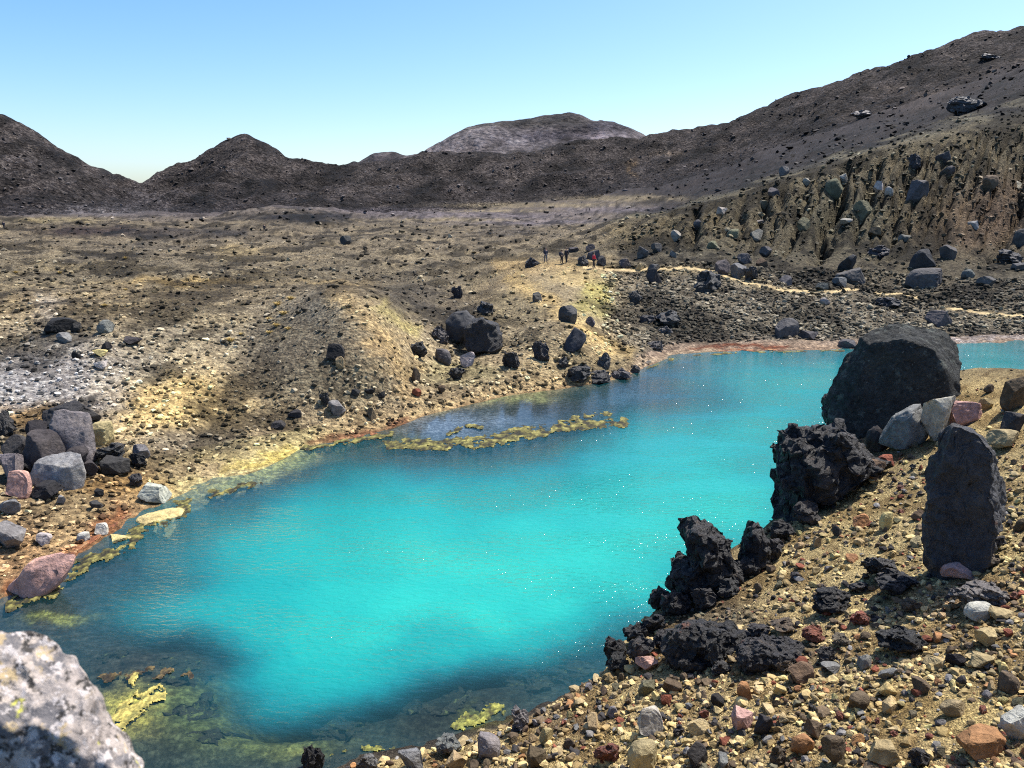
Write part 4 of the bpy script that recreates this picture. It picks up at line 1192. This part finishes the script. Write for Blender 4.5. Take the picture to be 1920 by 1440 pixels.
palc = np.array([COLORS[n] for n in pn])
def bank_col(px, py, T, b):
    if rng.random() < .45:
        return np.clip(b * rng.uniform(.55, 1.2), 0, .8)
    c = palc[rng.choice(len(pn), p=pw)] * rng.uniform(.6, 1.35)
    return c * (0.5 if (T > 1.9 and px > 1150) else 1)
s1 = sample(15000, (560, 2020), (680, 1520), (0.3, 2.3), lambda x, y: (2.6 + 9 * rng.random() ** 2.6) * np.interp(y, [700, 1440], [.6, 1.25]), bank_col,
            keep=lambda x, y, T: .35 if (1640 < x < 1860 and 1290 < y < 1410) or (x > 1820 and y < 800) else 1)
s2 = sample(6600, (560, 2020), (760, 1540), (0.3, 2.2), lambda x, y: (8 + 16 * rng.random() ** 2.6) * np.interp(y, [700, 1440], [.6, 1.15]), bank_col,
            keep=lambda x, y, T: .3 if (1640 < x < 1860 and 1290 < y < 1410) or (x > 1820 and y < 800) else .9)
scatter('gravel', s1[0] + s2[0], s1[1] + s2[1], 'loose tan and dark gravel covering the near bank', med=s1[2] + s2[2], cat='gravel')

def slope_col(px, py, T, b):
    u = rng.random()
    if u < .58: return b * rng.uniform(.10, .42)
    if u < .85: return np.clip(b * rng.uniform(.8, 1.25), 0, .7)
    return np.clip(b * rng.uniform(1.3, 1.7) + .03, 0, .7)
def keep_left(x, y, T):
    k = 1.0
    k *= 1 - .75 * math.exp(-((x - 600) / 120) ** 2 - ((y - 650) / 90) ** 2)
    k *= 1 - .75 * math.exp(-((x - 730) / 60) ** 2 - ((y - 650) / 60) ** 2)
    k *= 1 - .7 * math.exp(-((x - 1010) / 80) ** 2 - ((y - 530) / 40) ** 2)
    k *= 1 - .97 * math.exp(-((x - 450) / 110) ** 4 - ((y - (875 - (x - 450) * .38)) / 24) ** 4)
    return k
s3 = sample(15500, (-160, 1220), (500, 1130), (4.05, 8.3), lambda x, y: (2.4 + 9.5 * rng.random() ** 2.7) * np.interp(y, [500, 700, 1000], [.9, 1, 1.3]), slope_col, keep=keep_left)
scatter('scree', s3[0], s3[1], 'scattered stones and scree over the left slope and mounds', med=s3[2], cat='scree')
s4 = sample(11000, (1130, 2080), (495, 652), (4.92, 7.6), lambda x, y: 2.6 + 8 * rng.random() ** 2.4, lambda px, py, T, b: (b * rng.uniform(.28, .95)) if rng.random() < .6 else np.clip(b * rng.uniform(1.0, 1.9), 0, .5))
scatter('rubble', s4[0], s4[1], 'dark lava rubble between the trail and the far shore', med=s4[2], cat='rubble')
s5 = sample(5500, (1150, 2080), (200, 510), (7.2, 9.3), lambda x, y: 2.0 + 8 * rng.random() ** 3.6, lambda px, py, T, b: (b * rng.uniform(.3, .9)) if rng.random() < .62 else np.clip(b * rng.uniform(1.2, 2.2), 0, .55),
            keep=lambda x, y, T: np.interp(T, [7.2, 8.2, 9.0], [1, .75, .35]))
scatter('slope_stones', s5[0], s5[1], 'stones littering the runnelled slope on the right', med=s5[2], cat='stones')
s6 = sample(12000, (-160, 2080), (60, 500), (8.3, 11.2), lambda x, y: 2.0 + 8 * rng.random() ** 2.8, slope_col, keep=lambda x, y, T: .25 if (T > 10.2 and x < 1250) else .9)
scatter('plain_stones', s6[0], s6[1], 'small stones strewn across the far plain and rubble field', cat='stones')
s7 = sample(6500, (-160, 2080), (60, 410), (11.0, 13.0), lambda x, y: 1.6 + 6 * rng.random() ** 4, lambda px, py, T, b: b * rng.uniform(.5, 1.7))
scatter('hill_rubble', s7[0], s7[1], 'rough dark rubble covering the far hills', mat=M_SCREE, cat='rubble')

# ------------------------------------------------------------------ algae mats lying in the shallows
def mat_patch(name, box, step, strokes, label, thick=.05):
    """lumpy mats just breaking the surface: a fine sheet kept only where weed grows"""
    x0, x1, y0, y1 = box
    gx, gy = np.meshgrid(np.arange(x0, x1, step[0]), np.arange(y0, y1, step[1]))
    P = unproject(gx, gy, H / slopes(gx, gy)[1])
    dist = np.median(P[..., 1])
    nz = fbm2(P[..., 0] / (.020 * dist), P[..., 1] / (.032 * dist), 5, 201, .65)
    best = np.full(gx.shape, -9.0); colr = np.zeros(gx.shape + (3,))
    k2 = fbm2(P[..., 0] / (.012 * dist) + 5, P[..., 1] / (.018 * dist), 4, 203, .65)
    for pts, w, thr, cols in strokes:
        dd = np.full(gx.shape, 1e9)
        for (ax, ay), (bx, by) in zip(pts[:-1], pts[1:]):
            dx, dy = bx - ax, by - ay
            t = np.clip(((gx - ax) * dx + (gy - ay) * dy) / (dx * dx + dy * dy), 0, 1)
            dd = np.minimum(dd, np.hypot((gx - ax - t * dx) * w[1] / w[0], gy - ay - t * dy))
        f = 1.0 - (dd / w[1]) ** 2 + 1.15 * nz - thr
        m = f > best
        best = np.where(m, f, best)
        c = np.array(cols); u = np.clip((k2 + .55) / 1.1, 0, .999) * (len(c) - 1); i = u.astype(int)
        cc = c[i] * (1 - (u - i))[..., None] + c[np.minimum(i + 1, len(c) - 1)] * (u - i)[..., None]
        colr = np.where(m[..., None], cc, colr)
    keep = best > 0
    P[..., 2] = np.clip(best, -.2, .7) * thick + .02 * np.clip(k2, -.6, .8) * (best > .1)
    fm = keep[:-1, :-1] & keep[1:, :-1] & keep[:-1, 1:] & keep[1:, 1:]
    ii = np.arange(gx.size).reshape(gx.shape)
    qd = np.stack([ii[1:, :-1], ii[1:, 1:], ii[:-1, 1:], ii[:-1, :-1]], -1)[fm]
    used, inv = np.unique(qd, return_inverse=True)
    colr = colr * (1 + .5 * fbm2(gx / 4, gy / 2, 2, 207))[..., None]
    o = link(name, mesh_from(name, P.reshape(-1, 3)[used], inv.reshape(-1, 4), np.clip(colr, .01, .8).reshape(-1, 3)[used], True), M_SCREE)
    o['kind'] = 'stuff'; o['label'] = label; o['category'] = 'algae'
    return o
OLV = [(.025, .024, .016), (.05, .045, .02), (.085, .078, .026), (.125, .115, .036), (.21, .19, .062)]
RED = [(.07, .035, .022), (.16, .06, .03), (.24, .10, .045), (.28, .16, .08)]
YEL = [(.16, .15, .05), (.34, .29, .085), (.46, .38, .11)]
MOSS = [(.04, .04, .02), (.13, .14, .04), (.24, .24, .06)]
DRK = [(.02, .018, .015), (.05, .04, .025), (.12, .09, .04)]
mat_patch('algae_mat', (700, 1190, 762, 850, ), (1.8, .9), [([(735, 832), (800, 836), (870, 830), (940, 826), (1010, 812)], (16, 11), .12, OLV), ([(930, 820), (1000, 806), (1070, 800), (1130, 796), (1168, 792)], (16, 9.5), .12, OLV), ([(840, 814), (870, 796), (900, 800)], (8, 6), .6, OLV), ([(1050, 792), (1100, 780), (1140, 776)], (10, 6), .6, OLV)], 'olive brown algae bar floating in the side pool')
mat_patch('shore_weed', (10, 760, 800, 1150), (2.4, 1.6), [([(10, 1135), (90, 1108), (160, 1062), (230, 1018), (300, 975), (350, 948)], (26, 15), .4, OLV), ([(60, 1085), (130, 1032), (200, 985), (245, 955)], (18, 12), .35, RED), ([(340, 952), (400, 925), (480, 905)], (16, 8), .6, OLV), ([(560, 842), (640, 828), (730, 816)], (16, 7), .3, OLV), ([(590, 834), (640, 824), (700, 814)], (14, 4), .35, RED)], 'red brown and olive weed fringe along the left water line')
mat_patch('far_shore_weed', (1200, 1620, 648, 700), (2.0, .7), [([(1285, 658), (1360, 656), (1480, 655)], (10, 3.2), .3, RED), ([(1215, 690), (1260, 674), (1320, 665), (1420, 660), (1580, 658)], (12, 3.0), .8, OLV)], 'red and yellow weed fringe along the far shore')
mat_patch('shallow_weed', (150, 960, 1225, 1425), (2.6, 1.8), [([(205, 1270), (260, 1262), (330, 1262)], (40, 13), .75, DRK), ([(205, 1362), (245, 1330), (288, 1304)], (26, 22), .3, YEL), ([(248, 1280), (256, 1266)], (10, 9), .5, YEL), ([(862, 1360), (900, 1346), (930, 1332)], (22, 15), .45, MOSS), ([(600, 1412), (660, 1408), (720, 1402)], (26, 8), .7, MOSS)], 'dark, mossy and bright yellow weed in the near shallows', .035)

# weedy rocks under the clear shallows
M_WEED = rock_material('drowned_weed', 16.0, 0.08, 0.7, spots=[(7., .58, (.10, .11, .04)), (3., .62, (.06, .05, .035))])
DROWNED = [(745, 1272, 905, 1345, 'largest dark drowned rock mound under the near shallows', 'the largest drowned mound'), (575, 1330, 720, 1400, None, None), (930, 1240, 1040, 1300, None, None), (1020, 1222, 1120, 1275, None, None), (225, 1222, 400, 1290, 'dark drowned rock shelf beside the blurred foreground rock', 'the drowned shelf'), (300, 1290, 420, 1345, None, None), (330, 1350, 470, 1405, None, None), (640, 1375, 760, 1420, None, None), (860, 1300, 960, 1345, None, None), (170, 1200, 260, 1235, None, None)]
for k, (x0, y0, x1, y1, lab, ref) in enumerate(DROWNED):
    xc, yc = (x0 + x1) / 2, (y0 + y1) / 2
    A0 = unproject(x0, yc, float(H / slopes(x0, yc)[1])); A1 = unproject(x1, yc, float(H / slopes(x1, yc)[1]))
    B0 = unproject(xc, y1, float(H / slopes(xc, y1)[1])); B1 = unproject(xc, y0, float(H / slopes(xc, y0)[1]))
    me = rock_mesh('lava', 4, 40 + k); me.materials.clear(); me.materials.append(M_WEED)
    o = bpy.data.objects.new('drowned_rock', me); COL.objects.link(o)
    o.scale = (np.linalg.norm(A1 - A0) / 2, np.linalg.norm(B1 - B0) / 2 * 1.1, .30)
    o.location = ((A0[0] + A1[0]) / 2, (B0[1] + B1[1]) / 2, -.31)
    o.color = (.034, .033, .024, 1)
    register(o, xc, yc, x1 - x0, 'dark', 'drowned rock', lab, ref, 'rocks under the near shallows', 'rock')

# ------------------------------------------------------------------ tussocks
M_TUSS = plain('dry_tussock_grass', (.46, .33, .11)); M_TUSSG = plain('green_tuft', (.22, .25, .06))
def tuft_mesh(seed):
    r = np.random.default_rng(seed); V, Fc = [], []
    for k in range(90):
        a = r.uniform(0, 6.28); lean = r.uniform(.1, .95); hh = r.uniform(.5, 1.0)
        b = np.array([math.cos(a), math.sin(a), 0]); side = np.array([-b[1], b[0], 0]) * .045
        p0 = b * r.uniform(0, .3); p1 = p0 + b * lean * .5 * hh + np.array([0, 0, .65 * hh]); p2 = p0 + b * lean * hh + np.array([0, 0, .8 * hh * (1.15 - lean * .6)])
        n = len(V); V += [p0 - side, p0 + side, p1 + side * .8, p1 - side * .8, p2]
        Fc += [(n, n + 1, n + 2), (n, n + 2, n + 3), (n + 3, n + 2, n + 4)]
    return mesh_from('tuft', np.array(V), np.array(Fc), None, False)
TUFTS = [tuft_mesh(k) for k in range(4)]
TUS = [(432, 640, 30), (452, 628, 20), (518, 612, 26), (532, 590, 30), (520, 572, 26), (545, 562, 28), (505, 600, 22), (540, 618, 22), (505, 625, 22), (196, 574, 20), (235, 440 + 45, 16), (112, 512, 18), (30, 512, 16), (980, 716 - 15, 14), (236, 506 + 38, 14), (1110, 545, 20), (1122, 562, 20), (1098, 530, 16)]
for k, (px, py, w) in enumerate(TUS):
    h_ = hit(px, py)
    me = TUFTS[k % 4]
    o = link('tussock', me, M_TUSS)
    s = w * h_[0][1] / F * .5
    o.scale = (s, s, s * .7); o.location = h_[0]; o.rotation_euler = (0, 0, k)
    register(o, px, py, w, 'golden', 'tussock', 'golden tussock clump on the upper left slope, the lowest one' if k == 0 else None, 'the lowest golden tussock' if k == 0 else None, 'golden tussocks', 'tussock')
for k, (px, py, w) in enumerate([(1216, 1290, 26), (1165, 1248, 22), (1172, 1178, 18)]):
    h_ = hit(px, py); me = TUFTS[k].copy(); me.materials.clear()
    o = link('grass_tuft', me, M_TUSSG if k == 0 else M_TUSS); s = w * h_[0][1] / F * .5
    o.scale = (s, s, s); o.location = h_[0]
    register(o, px, py, w, 'green' if k == 0 else 'dry', 'grass tuft', ['small green plant among the stones of the near bank', None, None][k], ['the small green plant', None, None][k], 'tufts on the near bank', 'plant')

# ------------------------------------------------------------------ people
M_SKIN = plain('skin', (.45, .28, .20)); M_BLK = plain('dark_cloth', (.02, .02, .025)); M_NAVY = plain('navy_cloth', (.025, .03, .05)); M_RED = plain('red_cloth', (.55, .02, .04)); M_GREYC = plain('grey_cloth', (.12, .12, .13)); M_HAIR = plain('brown_hair', (.05, .03, .02)); M_BOOT = plain('boot_leather', (.04, .03, .025))
def skin_obj(name, verts, edges, radii, mat, parent=None, sub=2):
    me = bpy.data.meshes.new(name); me.from_pydata(verts, edges, []); me.update()
    o = link(name, me, mat, parent)
    if not me.skin_vertices:
        b = bpy.data.meshes
    bm_layer = me.skin_vertices[0] if len(me.skin_vertices) else None
    md = o.modifiers.new('skin', 'SKIN')
    if not len(me.skin_vertices):
        me.attributes.new
    for i, r_ in enumerate(radii):
        me.skin_vertices[0].data[i].radius = (r_, r_)
    me.skin_vertices[0].data[0].use_root = True
    md.use_smooth_shade = True
    s = o.modifiers.new('sub', 'SUBSURF'); s.levels = s.render_levels = sub
    return o
def person(px, py, label, jacket, legs, face, stride=.12, pack=True, arm=0.0, height=1.74, hat=None):
    h_ = hit(px, py); k = height / 1.74
    J = {'pel': (0, 0, .95), 'wai': (0, .01, 1.10), 'che': (0, .0, 1.32), 'nec': (0, -.01, 1.47), 'hd0': (0, -.02, 1.56), 'hd1': (0, -.03, 1.64), 'hd2': (0, -.02, 1.71)}
    for s, nm in ((-1, 'l'), (1, 'r')):
        J[nm + 'hip'] = (.095 * s, 0, .90); J[nm + 'kne'] = (.11 * s, -stride * s * .6 - .02, .50); J[nm + 'ank'] = (.12 * s, -stride * s, .09); J[nm + 'toe'] = (.13 * s, -stride * s - .16, .035)
        J[nm + 'sho'] = (.18 * s, 0, 1.40); J[nm + 'elb'] = (.25 * s, .03 - arm * .1, 1.13); J[nm + 'wri'] = (.23 * s, -.08 - arm * .2, .92 + arm * .25); J[nm + 'han'] = (.225 * s, -.12 - arm * .25, .83 + arm * .3)
    R = dict(pel=.13, wai=.12, che=.15, nec=.055, hd0=.085, hd1=.095, hd2=.07, hip=.09, kne=.06, ank=.042, toe=.035, sho=.065, elb=.045, wri=.032, han=.038)
    def build(name, names, edges, mat, parent, grow):
        V = [tuple(c * k for c in J[n]) for n in names]; ix = {n: i for i, n in enumerate(names)}
        return skin_obj(name, V, [(ix[a], ix[b]) for a, b in edges], [(R[n if n in R else n[1:]] + grow) * k for n in names], mat, parent)
    E = [('pel', 'wai'), ('wai', 'che'), ('che', 'nec'), ('nec', 'hd0'), ('hd0', 'hd1'), ('hd1', 'hd2')]
    for s in 'lr': E += [('pel', s + 'hip'), (s + 'hip', s + 'kne'), (s + 'kne', s + 'ank'), (s + 'ank', s + 'toe'), ('che', s + 'sho'), (s + 'sho', s + 'elb'), (s + 'elb', s + 'wri'), (s + 'wri', s + 'han')]
    body = build('person', list(J), E, M_SKIN, None, 0)
    body.location = tuple(h_[0] + np.array([0, 0, -.01])); body.rotation_euler = (0, 0, face)
    build('jacket', ['wai', 'pel', 'che', 'lsho', 'lelb', 'lwri', 'rsho', 'relb', 'rwri'], [('wai', 'pel'), ('wai', 'che'), ('che', 'lsho'), ('lsho', 'lelb'), ('lelb', 'lwri'), ('che', 'rsho'), ('rsho', 'relb'), ('relb', 'rwri')], jacket, body, .022)
    build('trousers', ['pel', 'lhip', 'lkne', 'lank', 'rhip', 'rkne', 'rank'], [('pel', 'lhip'), ('lhip', 'lkne'), ('lkne', 'lank'), ('pel', 'rhip'), ('rhip', 'rkne'), ('rkne', 'rank')], legs, body, .016)
    for s in 'lr': build('boot', [s + 'ank', s + 'toe'], [(s + 'ank', s + 'toe')], M_BOOT, body, .014)
    v, f = ICO[2]
    hp = v * np.array([.105, .115, .10]); hp = hp + np.array([0, 0.0, 1.665]); hp[:, 2] = np.maximum(hp[:, 2], 1.60 + np.where(hp[:, 1] < -.02, .06, 0)); 
    link('hat' if hat else 'hair', mesh_from('hair', hp * k, f, None, True), hat or M_HAIR, body)
    if pack:
        pp = np.sign(v) * np.abs(v) ** .6 * np.array([.16, .11, .25]) + np.array([0, .24, 1.25])
        link('backpack', mesh_from('backpack', pp * k, f, None, True), M_BLK if jacket is not M_BLK else M_NAVY, body)
    hpx = 1.74 * F / h_[0][1]
    register(body, px, py - hpx / 2, 12, 'person', 'person', label, None, 'hikers', 'person')
    return body
person(1023, 492, 'hiker in dark jacket standing right of the low black rock on the saddle', M_NAVY, M_GREYC, .4, .10, True, .2, 1.76)
person(1053, 495, 'shorter left one of two hikers standing together on the saddle', M_BLK, M_BLK, .9, .05, True, .5, 1.62)
person(1062, 493, 'right one of two hikers standing together on the saddle in black', M_BLK, M_BLK, -.6, .14, False, 0, 1.76)
person(1113, 503, 'hiker in a red jacket and dark trousers beside the trailside boulders', M_RED, M_BLK, 1.9, .16, False, .4, 1.74)
person(1099, 397, 'left one of two tiny distant hikers on the grey plain', M_BLK, M_BLK, 1.0, .12, False)
person(1105, 396, 'right one of two tiny distant hikers on the grey plain', M_NAVY, M_BLK, 1.0, .12, False)
person(496, 436, 'tiny lone dark hiker on the far plain left of the square block', M_BLK, M_BLK, .3, .1, True)
person(8, 429, 'tiny dark hiker at the far left edge of the plain', M_NAVY, M_BLK, .3, .1, True)

# ------------------------------------------------------------------ labels: each told by its nearest landmark
ORD = ['nearest', 'second nearest', 'third nearest', 'fourth nearest', 'fifth nearest', 'sixth nearest', 'seventh nearest', 'eighth nearest', 'ninth nearest', 'tenth nearest', 'eleventh nearest', 'twelfth nearest']
marks = [t for t in THINGS if t['ref']]
groups = {}
for t in THINGS:
    if t['label']: continue
    best = min(marks, key=lambda m: math.hypot(m['px'] - t['px'], (m['py'] - t['py']) * 1.2) + (60 if m['w'] < 40 else 0))
    dx, dy = t['px'] - best['px'], t['py'] - best['py']
    rel = ('right of' if dx > 0 else 'left of') if abs(dx) > abs(dy) else ('below' if dy > 0 else 'above')
    t['near'] = math.hypot(dx, dy)
    groups.setdefault((t['c'], t['kind'], rel, best['ref']), []).append(t)
for (c, kind, rel, ref), L_ in groups.items():
    L_.sort(key=lambda t: t['near'])
    for i, t in enumerate(L_):
        o_ = (ORD[min(i, len(ORD) - 1)] + ' ') if len(L_) > 1 else ''
        t['label'] = f'{o_}{c} {kind} {rel} {ref}'
for t in THINGS:
    tag(t['o'], t['label'], t['cat'], t['group'] or ('boulders and rocks' if t['kind'] in ('boulder', 'lava rock') else None))
